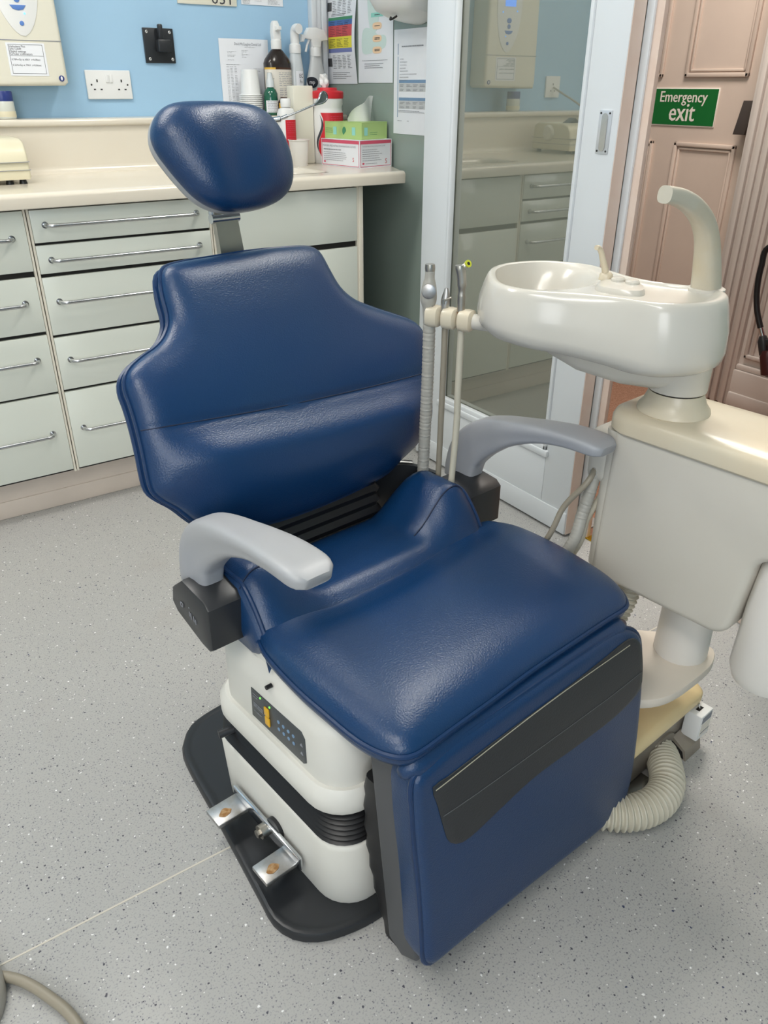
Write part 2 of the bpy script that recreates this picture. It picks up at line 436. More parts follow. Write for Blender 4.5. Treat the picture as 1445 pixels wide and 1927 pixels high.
def cushion(outline, P, height, back, c=None, n=150, shrink=0.965, closed_back=True):
    """pillow on a closed outline: P(a,b,d)->world, height(pt,dist), back = depth behind the outline"""
    ol = spline(outline, n, True)
    if c is None: c = sum(ol, Vector((0, 0, 0)))/n
    else: c = Vector((c[0], c[1], 0))
    rings = []
    for sclt, dd in ((shrink*0.6, -back), (shrink, -back), (0.992, -back*0.82), (1.0, -back*0.5), (1.0, -0.002)):
        rings.append([P(*(c+(p-c)*sclt).xy, dd) for p in ol])
    for t in TS:
        rg = []
        for p in ol:
            q = c+(p-c)*t; rg.append(P(q.x, q.y, height(q, pdist(q, ol) if t < 1 else 0.0)))
        rings.append(rg)
    m = MB(); m.loft(rings, True); return m, ol
def dome(dist, r, T):
    x = min(dist/r, 1); return T*math.sqrt(max(0, 1-(1-x)**2))

# ================================================================== THE ROOM
BW = -0.07      # back wall plane
SW = 0.080      # side wall plane
XL, YF = -4.3, -4.6
def sbox(name, a, b, m, bev=0.0): return struct(MB().box(a, b, bev).build(name, m))
m = MB(); m.box((XL, YF, -0.05), (-0.02, BW, 0.0)); m.box((-0.02, YF, -0.05), (SW, -2.13, 0.0)); m.box((-0.02, -1.61, -0.05), (SW, BW, 0.0)); struct(m.build('floor', M['floor']))
sbox('floor_corridor', (-0.02, YF, -0.05), (1.5, 1.4, -0.004), M['carpet'])
sbox('wall_back', (XL, BW, 0), (SW+0.1, BW+0.1, CEIL), M['bluewall'])
sbox('wall_left', (XL-0.1, YF, 0), (XL, BW, CEIL), M['roomwall'])
sbox('wall_front', (XL, YF-0.1, 0), (1.5, YF, CEIL), M['bluewall'])
sbox('ceiling', (XL, YF, CEIL), (1.6, 1.5, CEIL+0.1), M['ceil'])
sbox('wall_right', (SW, -1.50, 0), (SW+0.03, BW, CEIL), M['greenwall'])
m = MB(); m.box((SW-0.05, YF, 0), (SW+0.03, -2.13, CEIL)); m.box((SW-0.05, -2.13, 2.06), (SW+0.03, -1.50, CEIL))
struct(m.build('wall_right_front', M['greenwall']))
m = MB(); m.prism([(-0.03, -1.607), (-0.03, -1.648), (-0.018, -1.648), (0.0, -1.634), (0.092, -1.505), (0.06, -1.50), (-0.02, -1.60)], 0, 2.06, lambda a, b, h: (a, b, h), 0.002); struct(m.build('trim_1', M['pinklight']))   # door lining
sbox('trim_2', (-0.038, -1.628, 0), (-0.03, -1.607, 2.06), M['white'], 0.002)
sbox('trim_3', (-0.03, -2.18, 0), (SW+0.03, -2.13, 2.06), M['pinklight'], 0.003)
m = MB(); m.box((-0.035, -2.13, 0), (-0.005, -1.645, 0.004), 0.0015); struct(m.build('trim_4', M['brass']))
struct(MB().box((XL+0.01, -2.0395, 0.0), (-0.03, -2.0365, 0.0006)).build('trim_5', M['seamweld']))   # welded joint between vinyl sheets
wn = thing('added_window_1', 'x', 'window', (-3.0, YF, 0.9)); del wn['label']; del wn['category']; wn['kind'] = 'structure'  # unseen window, added to go with the fill light behind the camera
m = MB()
for a, b in (((-4.0, YF, 0.85), (-3.95, YF+0.05, 2.25)), ((-2.05, YF, 0.85), (-2.0, YF+0.05, 2.25)), ((-4.0, YF, 0.85), (-2.0, YF+0.06, 0.9)), ((-4.0, YF, 2.2), (-2.0, YF+0.05, 2.25)), ((-3.02, YF, 0.9), (-2.98, YF+0.05, 2.2))): m.box(a, b, 0.004)
m.build('added_window_frame', M['white'], wn)
MB().box((-3.95, YF+0.002, 0.9), (-2.05, YF+0.006, 2.2)).build('added_glow_pane', M['fillpane'], wn)
# boxed pipes in the corner
m = MB()
for k in range(3): m.box((0.004+k*0.021, BW-0.03+0.006*(k % 2), 1.05), (0.024+k*0.021, BW, CEIL), 0.003)
struct(m.build('trim_6', M['white']))
# corridor
FX = 1.285
m = MB(); m.box((FX, YF, 0), (FX+0.12, -1.19, CEIL)); m.box((FX, 0.0, 0), (FX+0.12, 1.4, CEIL)); m.box((FX, -1.19, 2.1), (FX+0.12, 0, CEIL))
struct(m.build('wall_far', M['hallwhite']))
sbox('wall_corridor_end', (SW, 1.4, 0), (1.5, 1.5, CEIL), M['pink'])
m = MB()
for y0, y1 in ((-1.205, -1.045), (-0.19, -0.03)):
    n = 7
    m.box((FX-0.02, y0, 0), (FX+0.05, y1, 2.1), 0.004)
    for k in range(4):
        yy = y0+0.012+k*(y1-y0-0.024)/4
        m.box((FX-0.032-0.006*(k % 2), yy+0.004, 0.0), (FX-0.018, yy+0.026, 2.1), 0.005)
m.box((FX+0.02, -1.06, 0), (FX+0.06, -1.035, 2.1), 0.003)
struct(m.build('trim_7', M['hallwhite']))
m = MB(); m.box((FX-0.028, YF, 0), (FX, -1.205, 0.15), 0.004); m.box((FX-0.018, YF, 0.15), (FX, -1.205, 0.172), 0.006); m.box((FX-0.035, YF, 0), (FX, -1.205, 0.06), 0.006)
m.box((FX-0.014, YF, 0.2), (FX, -1.225, 0.215), 0.004); m.box((FX-0.014, -1.24, 0.2), (FX, -1.225, 2.0), 0.004); m.box((FX-0.008, -1.262, 0.215), (FX, -1.247, 2.0), 0.003)
struct(m.build('baseboard_far', M['hallwhite']))

# far door with panels, sign and handle
DX = 1.40
fd = thing('door_2', 'pink panelled corridor door', 'door', (DX, -0.6, 0)); del fd['label']; del fd['category']; fd['kind'] = 'structure'
MB().box((DX, -1.19, 0.005), (DX+0.045, -0.05, 2.08)).build('door_leaf', M['pink'], fd)
def panel(y0, y1, z0, z1, name='panel_moulding'):
    m = MB()
    for e, dpt, wd in ((0.0, 0.012, 0.016), (0.019, 0.007, 0.010)):
        a, b, c, d = y0+e, y1-e, z0+e, z1-e
        m.box((DX-dpt, a, c), (DX+0.001, b, c+wd), 0.004); m.box((DX-dpt, a, d-wd), (DX+0.001, b, d), 0.004)
        m.box((DX-dpt, a, c), (DX+0.001, a+wd, d), 0.004); m.box((DX-dpt, b-wd, c), (DX+0.001, b, d), 0.004)
    m.build(name, M['pink'], fd)
panel(-0.925, -0.64, 1.177, 1.95); panel(-0.532, -0.24, 1.177, 1.95)
panel(-0.931, -0.644, 0.2, 0.945); panel(-0.537, -0.24, 0.2, 0.946)
hd = thing('door_handle', 'dark bronze lever handle at the edge of the pink corridor door', 'handle', (DX, -0.98, 1.04))
m = MB(); m.prism([(-0.955, 1.10), (-1.015, 1.10), (-1.005, 1.07), (-0.985, 0.985), (-0.935, 0.985)], -0.055, -0.035, lambda a, b, h: (DX+h, a, b), 0.004); m.build('grip_plate', M['bronze'], hd)
m = MB(); m.box((DX-0.036, -1.01, 1.035), (DX, -0.985, 1.07), 0.004); m.cyl((DX-0.03, -1.0, 1.03), (DX-0.03, -1.0, 1.015), 0.009); m.build('stem', M['blackplastic'], hd)
sg = thing('emergency_exit_sign', 'green and white emergency exit sign on the pink corridor door', 'sign', (DX, -0.6, 1.07))
MB().box((DX-0.004, -0.812, 1.003), (DX, -0.37, 1.141), 0.0005).build('border', M['signwhite'], sg)
MB().box((DX-0.005, -0.808, 1.007), (DX-0.003, -0.374, 1.137)).build('green_face', M['signgreen'], sg)
m = MB(); yd = (0, 0, 1); xd = (0, -1, 0)
m.text('Emergency', 0.056, (DX-0.0055, -0.648, 1.090), xd, yd, align='CENTER', sx=0.92)
m.text('exit', 0.096, (DX-0.0055, -0.652, 1.022), xd, yd, align='CENTER', sx=0.85)
# double the strokes a little for a bold face
m.text('Emergency', 0.056, (DX-0.0056, -0.6498, 1.0905), xd, yd, align='CENTER', sx=0.92)
m.text('exit', 0.096, (DX-0.0056, -0.655, 1.0228), xd, yd, align='CENTER', sx=0.85)
m.build('lettering', M['signwhite'], sg)
m = MB(); m.box((DX-0.0056, -0.499, 1.03), (DX-0.005, -0.493, 1.13)); m.box((DX-0.0056, -0.50, 1.028), (DX-0.005, -0.45, 1.038)); m.box((DX-0.0056, -0.50, 1.122), (DX-0.005, -0.45, 1.132))
m.box((DX-0.0056, -0.507, 1.075), (DX-0.005, -0.499, 1.12)); m.box((DX-0.0056, -0.507, 1.022), (DX-0.005, -0.499, 1.068))
m.build('pictogram', M['signwhite'], sg)

# sliding glazed door in front of the side wall
DF = -0.08
dr = thing('door_1', 'x', 'door', (DF, -1.25, 0)); del dr['label']; del dr['category']; dr['kind'] = 'structure'
Y0, Y1, G0, G1, GB = -0.885, -1.607, -1.012, -1.502, 0.232
def dbox(name, a, b, mt, bev=0.003): return MB().box(a, b, bev).build(name, mt, dr)
dbox('stile', (DF, G0, 0.008), (DF+0.04, Y0, 2.12), M['white'])
dbox('stile', (DF, Y1, 0.008), (DF+0.04, G1, 2.12), M['white'])
MB().box((DF+0.001, Y1-0.0015, 0.008), (DF+0.039, Y1, 2.12)).build('door_edge', M['pinklight'], dr)
dbox('bottom_rail', (DF, G1, 0.008), (DF+0.04, G0, GB-0.0), M['white'])
dbox('top_rail', (DF, G1, 1.98), (DF+0.04, G0, 2.12), M['white'])
m = MB(); m.box((DF-0.003, Y1+0.002, 0.008), (DF+0.002, Y0-0.002, 0.075), 0.0015); m.build('kick_plate', M['white'], dr)
m = MB()
for a, b in (((DF-0.006, G1, GB), (DF+0.014, G0, GB+0.018)), ((DF-0.006, G0-0.012, GB), (DF+0.014, G0, 1.98)), ((DF-0.006, G1, GB), (DF+0.014, G1+0.012, 1.98)), ((DF-0.010, G1-0.01, GB-0.016), (DF+0.004, G0+0.01, GB+0.004))): m.box(a, b, 0.004)
m.build('glazing_bead', M['white'], dr)
MB().box((DF+0.016, G1+0.004, GB+0.01), (DF+0.02, G0-0.004, 1.98)).build('glass_pane', M['glass'], dr)
m = MB(); m.box((DF-0.003, -1.588, 1.005), (DF+0.001, -1.5515, 1.095), 0.001); pull = m.build('flush_pull', M['pull'], dr)
m = MB(); cyy = -1.570
outer = [(cyy+0.009*math.cos(a), 1.05+0.03*(1 if math.sin(a) > 0 else -1)*1 + 0.009*math.sin(a)) for a in [2*PI*i/28 for i in range(28)]]
m.loft([[Vector((DF-0.0045, a, b)) for a, b in outer], [Vector((DF-0.0032, cyy+(a-cyy)*0.82, 1.05+(b-1.05)*0.94)) for a, b in outer], [Vector((DF-0.0005-0.0027, cyy+(a-cyy)*0.3, 1.05+(b-1.05)*0.8)) for a, b in outer]], True); m.build('finger_recess', M['handle'], pull)
m = MB()
for yy in (-1.557, -1.583):
    for zz in (1.011, 1.089): m.cyl((DF-0.0042, yy, zz), (DF-0.003, yy, zz), 0.0022, 10)
m.build('screw', M['gap'], pull)

# fire extinguisher in the corridor beyond the unit: its hose and horn reach into view
fx = thing('fire_extinguisher', 'fire extinguisher on corridor wall with black hose and maroon horn', 'fire extinguisher', (1.14, -1.53, 0.1))
m = MB(); m.lathe([(0.001, 0.1), (0.07, 0.105), (0.078, 0.13), (0.078, 0.52), (0.06, 0.58), (0.02, 0.61), (0.001, 0.61)], (1.19, -1.56, 0.0), 28); m.build('cylinder', M['extred'], fx)
m = MB(); m.box((1.17, -1.58, 0.61), (1.21, -1.52, 0.66), 0.006); m.box((1.18, -1.62, 0.66), (1.20, -1.5, 0.675), 0.004); m.build('valve', M['blackplastic'], fx)
hp = [Vector((1.19, -1.52, 0.64)), Vector((1.18, -1.40, 0.66))]+[onX(x, y, 1.17) for x, y in ((1447, 465), (1433, 500), (1425, 540), (1424, 580), (1431, 617))]
m = MB(); m.tube(spline(hp, 50), 0.0105, 12); m.build('hose', M['rubber'], fx)
a, b, c2, d, e = (onX(x, y, 1.17) for x, y in ((1431, 615), (1435, 632), (1436, 642), (1437, 668), (1440, 702)))
m = MB(); m.tube([a, b], 0.009, 12); m.build('ferrule', M['chrome'], fx)
m = MB(); m.tube([b, c2, d], [0.012, 0.02, 0.016], 14); m.box(c2-Vector((0.01, 0.03, 0.012)), c2+Vector((0.01, 0.0, 0.012)), 0.004); m.build('nozzle_grip', M['blackplastic'], fx)
m = MB(); m.tube([d-Vector((0, 0.012, -0.02)), d-Vector((0, 0.014, 0.0)), e-Vector((0, 0.014, 0)), e-Vector((0, 0.014, 0.008))], [0.02, 0.026, 0.028, 0.015], 18); m.build('horn', M['maroon'], fx)

# ceiling lights
for i, (x, y, sx, sy, rz, p) in enumerate(LIGHTS):
    t = thing('ceiling_light_fitting', ['long ceiling light fitting over the cabinets', 'long ceiling light fitting over the chair', 'long ceiling light fitting behind the camera'][i], 'ceiling light', (x, y, CEIL-0.06), 0, 'ceiling light fittings')
    MB().box((x-sx/2-0.03, y-sy/2-0.03, CEIL-0.06), (x+sx/2+0.03, y+sy/2+0.03, CEIL), 0.01).build('housing', M['whiteplastic'], t)
    MB().box((x-sx/2, y-sy/2, CEIL-0.068), (x+sx/2, y+sy/2, CEIL-0.06), 0.003).build('diffuser', M['lamp'], t)

# ================================================================== CABINETS AND WORKTOP
FY = -0.66
def zrow(y0, y1): return (y0, y1)
def cabinet(name, label, x0, x1, rows, handles=True, hw=None, group='drawer cabinets under the worktop', doorlast=False):
    t = thing(name, label, 'cabinet', ((x0+x1)/2, FY, 0), 0, group)
    m = MB(); m.box((x0+0.0065, FY+0.012, 0.125), (x1-0.0065, BW-0.02, 0.858)); m.build('carcass', M['gap'], t)
    MB().box((x0+0.0005, FY+0.002, 0.125), (x0+0.006, BW-0.02, 0.860)).build('side_panel', M['carcass'], t); MB().box((x1-0.006, FY+0.002, 0.125), (x1-0.0005, BW-0.02, 0.860)).build('side_panel', M['carcass'], t)
    for k, (z0, z1) in enumerate(rows):
        nm = 'door' if (doorlast and k == len(rows)-1) else 'drawer'
        m = MB(); m.box((x0+0.007, FY, z0+0.0025), (x1-0.007, FY+0.018, z1-0.0025), 0.0015)
        d = m.build(nm, M['drawer'], t)
        if handles:
            hz = z1-0.04 if z1-z0 < 0.12 else z1-0.067 if z1-z0 < 0.17 else z1-0.085 if z1-z0 < 0.2 else z1-0.115
            a, b = x0+0.04, x1-0.045
            m = MB(); m.tube(spline([(a, FY+0.001, hz), (a+0.001, FY-0.018, hz), (a+0.012, FY-0.027, hz), (a+0.03, FY-0.028, hz), ((a+b)/2, FY-0.028, hz), (b-0.03, FY-0.028, hz), (b-0.012, FY-0.027, hz), (b-0.001, FY-0.018, hz), (b, FY+0.001, hz)], 60), 0.005, 10)
            for q in (a, b): m.cyl((q, FY+0.001, hz), (q, FY-0.003, hz), 0.0085, 14)
            m.build('handle', M['handle'], d)
    return t
RA = [(0.705, 0.860), (0.545, 0.695), (0.373, 0.540), (0.131, 0.371)]
RB = [(0.774, 0.860), (0.695, 0.772), (0.531, 0.690), (0.374, 0.528), (0.131, 0.371)]
cabinet('drawer_cabinet', 'white cabinet with five bar-handled drawers behind the headrest', -1.172, -0.672, RB)
cabinet('drawer_cabinet', 'white four-drawer cabinet at the left edge of the photo', -1.674, -1.174, RA)
cabinet('drawer_cabinet', 'white five-drawer cabinet reflected in the glass door', -2.176, -1.676, RB)
cabinet('drawer_cabinet', 'white four-drawer cabinet seen only in the glass reflection', -2.678, -2.178, RA)
ck = cabinet('sink_cabinet', 'handleless white cabinet at the right end below the sink', -0.670, -0.166, [(0.693, 0.860), (0.131, 0.680)], handles=False, doorlast=True)
MB().box((-0.166, FY-0.001, 0.0), (-0.150, BW-0.02, 0.86), 0.001).build('end_panel', M['carcass'], ck)
m = MB(); m.box((-2.678, -0.602, 0), (-0.166, -0.56, 0.125)); m.box((-2.678, -0.606, 0), (-0.166, -0.598, 0.055), 0.003)
tag(m.build('plinth_board', M['plinth']), 'pale beige plinth board running under the white cabinets', 'plinth')

# worktop with moulded sink, upstand and ledge
wt = thing('worktop', 'long glossy cream worktop with moulded sink, upstand and ledge', 'worktop', (-1.3, -0.4, 0.863))
SX0, SX1, SY0, SY1 = -0.70, -0.235, -0.60, -0.40
m = MB()
Z0, Z1 = 0.863, 0.9
def rrect(x0, x1, y0, y1, r, n=6):
    p = []
    for cx_, cy_, a0 in ((x1-r, y1-r, 0), (x0+r, y1-r, 90), (x0+r, y0+r, 180), (x1-r, y0+r, 270)):
        for i in range(n+1):
            a = math.radians(a0+90*i/n); p.append((cx_+r*math.cos(a), cy_+r*math.sin(a)))
    return p
m.box((-2.72, -0.655, Z0), (SX0, -0.19, Z1))
m.box((SX0, SY1, Z0), (SX1, -0.19, Z1))
m.box((SX0, -0.655, Z0), (SX1, SY0, Z1))
m.prism([(SX1, -0.655), (-0.002, -0.655), (0.0, -0.65), (0.078, -0.47), (0.078, -0.19), (SX1, -0.19)], Z0, Z1, lambda a, b, h: (a, b, h))
# rounded front edge
n = 14
prof = [(-0.655, Z1)]+[(-0.673-0.015*math.sin(a), Z1-0.012+0.012*math.cos(a)) for a in [i*PI/2/6 for i in range(7)]]+[(-0.688, Z0+0.008)]+[(-0.684-0.004*math.cos(a), Z0+0.004-0.004*math.sin(a)) for a in (0.5, 1.2)]+[(-0.655, Z0)]
def fe(x, p, s=1): return [Vector((x, -0.655+(y+0.655)*s, z)) for y, z in p]
m.loft([fe(-2.72, prof), fe(-0.012, prof), fe(-0.006, prof), fe(-0.002, prof, 0.96), fe(0.0, prof, 0.8)], True)
m.build('worktop_slab', M['worktop'], wt)
# sink basin: shallow moulded recess
m = MB(); rings = []
for ins, z in ((-0.004, Z1+0.0005), (0.004, Z1-0.001), (0.012, Z1-0.006), (0.018, Z1-0.02), (0.03, Z1-0.10), (0.06, Z1-0.125), (0.18, Z1-0.13)):
    rings.append([Vector((x, y, z)) for x, y in rrect(SX0+ins, SX1-ins, SY0+min(ins, 0.15), SY1-min(ins, 0.15), max(0.045-ins*0.2, 0.005))])
m.loft(rings, False); q = len(m.v); m.f.append(tuple(range(q-len(rings[0]), q)))
# corners between square cut and rounded rim
m.build('sink_basin', M['worktop'], wt)
m = MB(); m.box((-2.72, -0.2, Z1-0.002), (SW-0.002, BW-0.001, 1.03))
m.box((-2.72, -0.212, 1.03), (SW-0.002, BW-0.001, 1.05), 0.007, 3)
cv = [[Vector((x, -0.2-0.02*(1-math.sin(a)), Z1+0.02*(1-math.cos(a)))) for a in [i*PI/2/6 for i in range(7)]] for x in (-2.72, SW-0.002)]
m.grid(cv); m.build('upstand', M['worktop'], wt)
m = MB()
m.cyl((-0.30, -0.24, 0.90), (-0.30, -0.24, 0.99), 0.013)
# lever tap: wall-side body mostly behind the headrest and a long elbow lever
tp = thing('elbow_lever_tap', 'chrome elbow lever tap reaching over the sink behind the headrest', 'tap', (-0.42, -0.36, 0.9))
m = MB(); m.lathe([(0.028, 0), (0.028, 0.006), (0.016, 0.012), (0.014, 0.10), (0.019, 0.105), (0.019, 0.14), (0.004, 0.145)], (-0.42, -0.36, 0.9), 24); m.build('tap_body', M['chrome'], tp)
m = MB(); m.tube(spline([(-0.42, -0.36, 1.0), (-0.43, -0.38, 1.035), (-0.445, -0.43, 1.035), (-0.455, -0.47, 1.01), (-0.455, -0.48, 0.985)], 30), 0.009, 14); m.build('spout', M['chrome'], tp)
LY = -0.44
lv = [Vector((-0.42, -0.36, 1.03)), onY(528, 224, LY), onY(560, 211, LY), onY(592, 197, LY)]
m = MB(); m.tube([lv[0], lv[1]], 0.009, 12); m.tube([lv[1], lv[2], lv[3]], 0.0032, 10); m.tube([lv[1]-Vector((0.002, 0, 0)), lv[1]+Vector((0.024, 0, 0.008))], 0.006, 10)
loop = [onY(x, y, LY) for x, y in ((590, 198), (600, 196), (610, 192), (615, 184), (613, 176), (607, 172), (602, 176), (600, 184), (594, 193))]
pd = [p.copy() for p in spline(loop, 28, True)]
rg1 = [p+Vector((0, -0.004, 0)) for p in pd]; rg2 = [p+Vector((0, 0.004, 0)) for p in pd]
m.loft([rg2, rg1], True); m.ctube(rg1, 0.0022, 6)
m.build('elbow_lever', M['chrome'], tp)

# ================================================================== THINGS ON THE BACK WALL
def quadbox(mb, px, y, th): pass
# double socket
sk = thing('double_socket', 'white double wall socket with two switches above the worktop', 'socket', (-0.734, BW, 1.141))
X0, X1, ZA, ZB = -0.805, -0.662, 1.1, 1.182
MB().box((X0, BW-0.009, ZA), (X1, BW, ZB), 0.003, 3).build('face_plate', M['whiteplastic'], sk)
for cx_ in (-0.7385, -0.7265):
    MB().box((cx_-0.0045, BW-0.0125, 1.147), (cx_+0.0045, BW-0.008, 1.170), 0.0012).build('rocker_switch', M['whiteplastic'], sk)
m = MB()
for cx_ in (-0.771, -0.694):
    m.box((cx_-0.002, BW-0.0096, 1.148), (cx_+0.002, BW-0.0085, 1.156))
    for s_ in (-1, 1): m.box((cx_+s_*0.0105-0.0032, BW-0.0096, 1.126), (cx_+s_*0.0105+0.0032, BW-0.0085, 1.13))
for cx_ in (-0.79, -0.675): m.cyl((cx_, BW-0.0098, 1.141), (cx_, BW-0.0085, 1.141), 0.0026, 10)
m.build('pin_hole', M['gap'], sk)
# black outlet plate with plug
ip = thing('black_outlet_plate', 'square black outlet plate with a black plug, on the blue wall', 'outlet', (-0.553, BW, 1.253))
MB().box((-0.603, BW-0.008, 1.204), (-0.503, BW, 1.302), 0.0015).build('back_plate', M['blackplastic'], ip)
m = MB()
for cx_, cz_ in ((-0.591, 1.291), (-0.515, 1.291), (-0.589, 1.215), (-0.513, 1.215)): m.lathe([(0.0048, 0), (0.0048, 0.0012), (0.003, 0.002), (0.0005, 0.0012)], (0, 0, 0), 14, fr=lambda x, y, z, a=cx_, b=cz_: Vector((a+x, BW-0.008-z, b+y)))
m.build('brass_screw', M['alu'], ip)
m = MB(); m.box((-0.568, BW-0.042, 1.235), (-0.524, BW-0.008, 1.270), 0.004); m.box((-0.561, BW-0.036, 1.268), (-0.546, BW-0.02, 1.312), 0.004); m.build('plug', M['blackplastic'], ip)
# x-ray control unit
xr = thing('wall_control_unit', 'cream wall-mounted control unit with blue buttons and a paper label', 'control unit', (-1.02, BW, 1.13))
m = MB(); m.prism([(-1.155, 1.135), (-0.892, 1.138), (-0.882, 1.146), (-0.884, 1.34), (-0.888, 1.55), (-0.92, 1.60), (-1.12, 1.60), (-1.152, 1.55), (-1.16, 1.16)], BW-0.10, BW, lambda a, b, h: (a, h, b), 0.012, 4); m.build('casing', M['offwhite'], xr)
yf = BW-0.1
MB().box((-1.157, yf-0.001, 1.2515), (-0.886, yf+0.001, 1.2535)).build('panel_line', M['inkgrey'], xr)
sh = spline([(-1.045, 1.58), (-1.055, 1.45), (-1.04, 1.33), (-0.99, 1.262), (-0.945, 1.31), (-0.925, 1.42), (-0.928, 1.58)], 50)
m = MB(); m.prism([(p.x, p.y) for p in sh], yf-0.0022, yf+0.001, lambda a, b, h: (a, h, b), 0.001); m.build('keypad_shield', M['whiteplastic'], xr)
def disc(m, x, z, r, th=0.002, y=yf, sx=1.0, n=20, z2=1.0): m.prism([(x+r*math.cos(2*PI*i/n)*sx, z+r*math.sin(2*PI*i/n)*z2) for i in range(n)], y-0.0022-th, y-0.001, lambda a, b, h: (a, h, b), 0.0005)
m = MB(); disc(m, -0.987, 1.294, 0.006); disc(m, -0.99, 1.372, 0.009, sx=1.3); disc(m, -0.99, 1.352, 0.008)
m.prism([(-1.012, 1.338), (-0.968, 1.338), (-0.976, 1.328), (-0.99, 1.325), (-1.004, 1.328)], yf-0.004, yf-0.001, lambda a, b, h: (a, h, b), 0.0006)
m.build('button', M['bluebtn'], xr)
m = MB(); m.box((-1.02, yf-0.004, 1.42), (-0.965, yf-0.001, 1.452)); m.build('display', M['screen'], xr)
m = MB(); disc(m, -1.03, 1.405, 0.003); disc(m, -0.955, 1.40, 0.003); disc(m, -0.975, 1.318, 0.0025); m.build('indicator_light', M['blueled'], xr)
MB().box((-1.042, yf-0.0012, 1.163), (-0.936, yf, 1.246)).build('label', M['paper'], xr)
m = MB(); yy = yf-0.0014
for a, b in (((-1.036, yy, 1.168), (-0.942, yf, 1.169)), ((-1.036, yy, 1.241), (-0.942, yf, 1.242)), ((-1.036, yy, 1.168), (-1.035, yf, 1.242)), ((-0.943, yy, 1.168), (-0.942, yf, 1.242)), ((-1.036, yy, 1.213), (-0.942, yf, 1.2138))): m.box(a, b)
for i, s_ in enumerate(('Heliodent Plus', 'S/N 12649', 'Digital settings', 'Circular collimators')): m.text(s_, 0.0075, (-1.034, yy, 1.2345-i*0.0063), (1, 0, 0), (0, 0, 1))
m.text('0.789mGy at 60kV  t=0.08sec', 0.0066, (-1.033, yy, 1.202), (1, 0, 0), (0, 0, 1)); m.text('0.234mGy at 70kV  t=0.06sec', 0.0066, (-1.033, yy, 1.188), (1, 0, 0), (0, 0, 1))
m.build('printed_text', M['ink'], xr)
m = MB(); disc(m, -0.902, 1.157, 0.008, 0.0006); m.build('badge', M['navy'], xr)
m = MB(); disc(m, -0.902, 1.157, 0.0055, 0.001, sx=0.55); m.build('badge_mark', M['whiteplastic'], xr)

def lines(m, fr, x0, x1, y0, n, dy, h=0.0012, jag=0.35, skip=0.0, th=0.0004):
    """rows of small print: fr(a,b,h) -> world"""
    for i in range(n):
        if random.random() < skip: continue
        x = x0; end = x0+(x1-x0)*(1-jag*random.random())
        while x < end:
            wd = min(random.uniform(0.003, 0.012), end-x)
            m.prism([(x, y0-i*dy), (x+wd, y0-i*dy), (x+wd, y0-i*dy+h), (x, y0-i*dy+h)], 0, th, fr); x += wd+0.0016
def sheet(fr, a0, a1, b0, b1, curl=0.0, n=12, th=0.0006, lean=0.0, name='paper_sheet', parent=None):
    m = MB(); P = []
    for s_ in (0, 1):
        g = []
        for i in range(n+1):
            t = i/n; b = b0+(b1-b0)*t
            g.append([Vector(fr(a0+(a1-a0)*j/6+lean*(1-t), b, 0.0004+curl*(math.sin(PI*t*0.9+0.3)**2)*(0.4+0.6*j/6)+s_*th)) for j in range(7)])
        P.append(g)
    m.grid(P[0]); m.grid(P[1])
    return m
fb = lambda a, b, h: (a, BW-0.0012-h, b)
# price list on back wall
pl = thing('price_list', 'printed price list sheet taped to the blue wall behind paper cups', 'paper', (-0.26, BW, 1.05))
sheet(fb, -0.344, -0.16, 1.055, 1.281).build('sheet', M['paper'], pl)
m = MB(); m.text('David McCaughey Dental Ltd', 0.0118, (-0.288, BW-0.003, 1.262), (1, 0, 0), (0, 0, 1), sx=0.72)
lines(m, fb, -0.25, -0.21, 1.256, 1, 0.003, 0.001, 0)
lines(m, fb, -0.315, -0.28, 1.246, 9, 0.0036, 0.001, 0.5, 0.1); lines(m, fb, -0.262, -0.23, 1.246, 6, 0.004, 0.001, 0.8)
lines(m, fb, -0.322, -0.27, 1.203, 1, 0.003, 0.0015, 0)
for x in (-0.322, -0.308, -0.293): lines(m, fb, x, x+0.010, 1.197, 30, 0.0045, 0.0011, 0.2, 0.08)
lines(m, fb, -0.22, -0.19, 1.192, 3, 0.004, 0.001, 0.2)
for p in m.v: p.y = min(p.y, BW-0.0022)
m.build('printed_text', M['inkgrey'], pl)
# two posters at the top edge
p1 = thing('notice_card', 'cream notice card cut off above the black outlet plate', 'notice', (-0.37, BW, 1.374))
m = MB(); m.box((-0.475, BW-0.006, 1.373), (-0.268, BW, 1.52), 0.001); m.build('card', M['offwhite'], p1)
m = MB(); m.text('031', 0.045, (-0.36, BW-0.0065, 1.377), (1, 0, 0), (0, 0, 1), sx=1.2); m.build('lettering', M['ink'], p1)
p2 = thing('information_sheet', 'white information sheet cut off above the price list', 'paper', (-0.17, BW, 1.38))
sheet(fb, -0.25, -0.093, 1.381, 1.58).build('sheet', M['paper'], p2)
m = MB(); lines(m, fb, -0.245, -0.215, 1.40, 5, 0.004); lines(m, fb, -0.2, -0.17, 1.40, 3, 0.004); lines(m, fb, -0.15, -0.1, 1.40, 5, 0.0036)
for p in m.v: p.y = min(p.y, BW-0.0022)
m.build('printed_text', M['inkgrey'], p2)
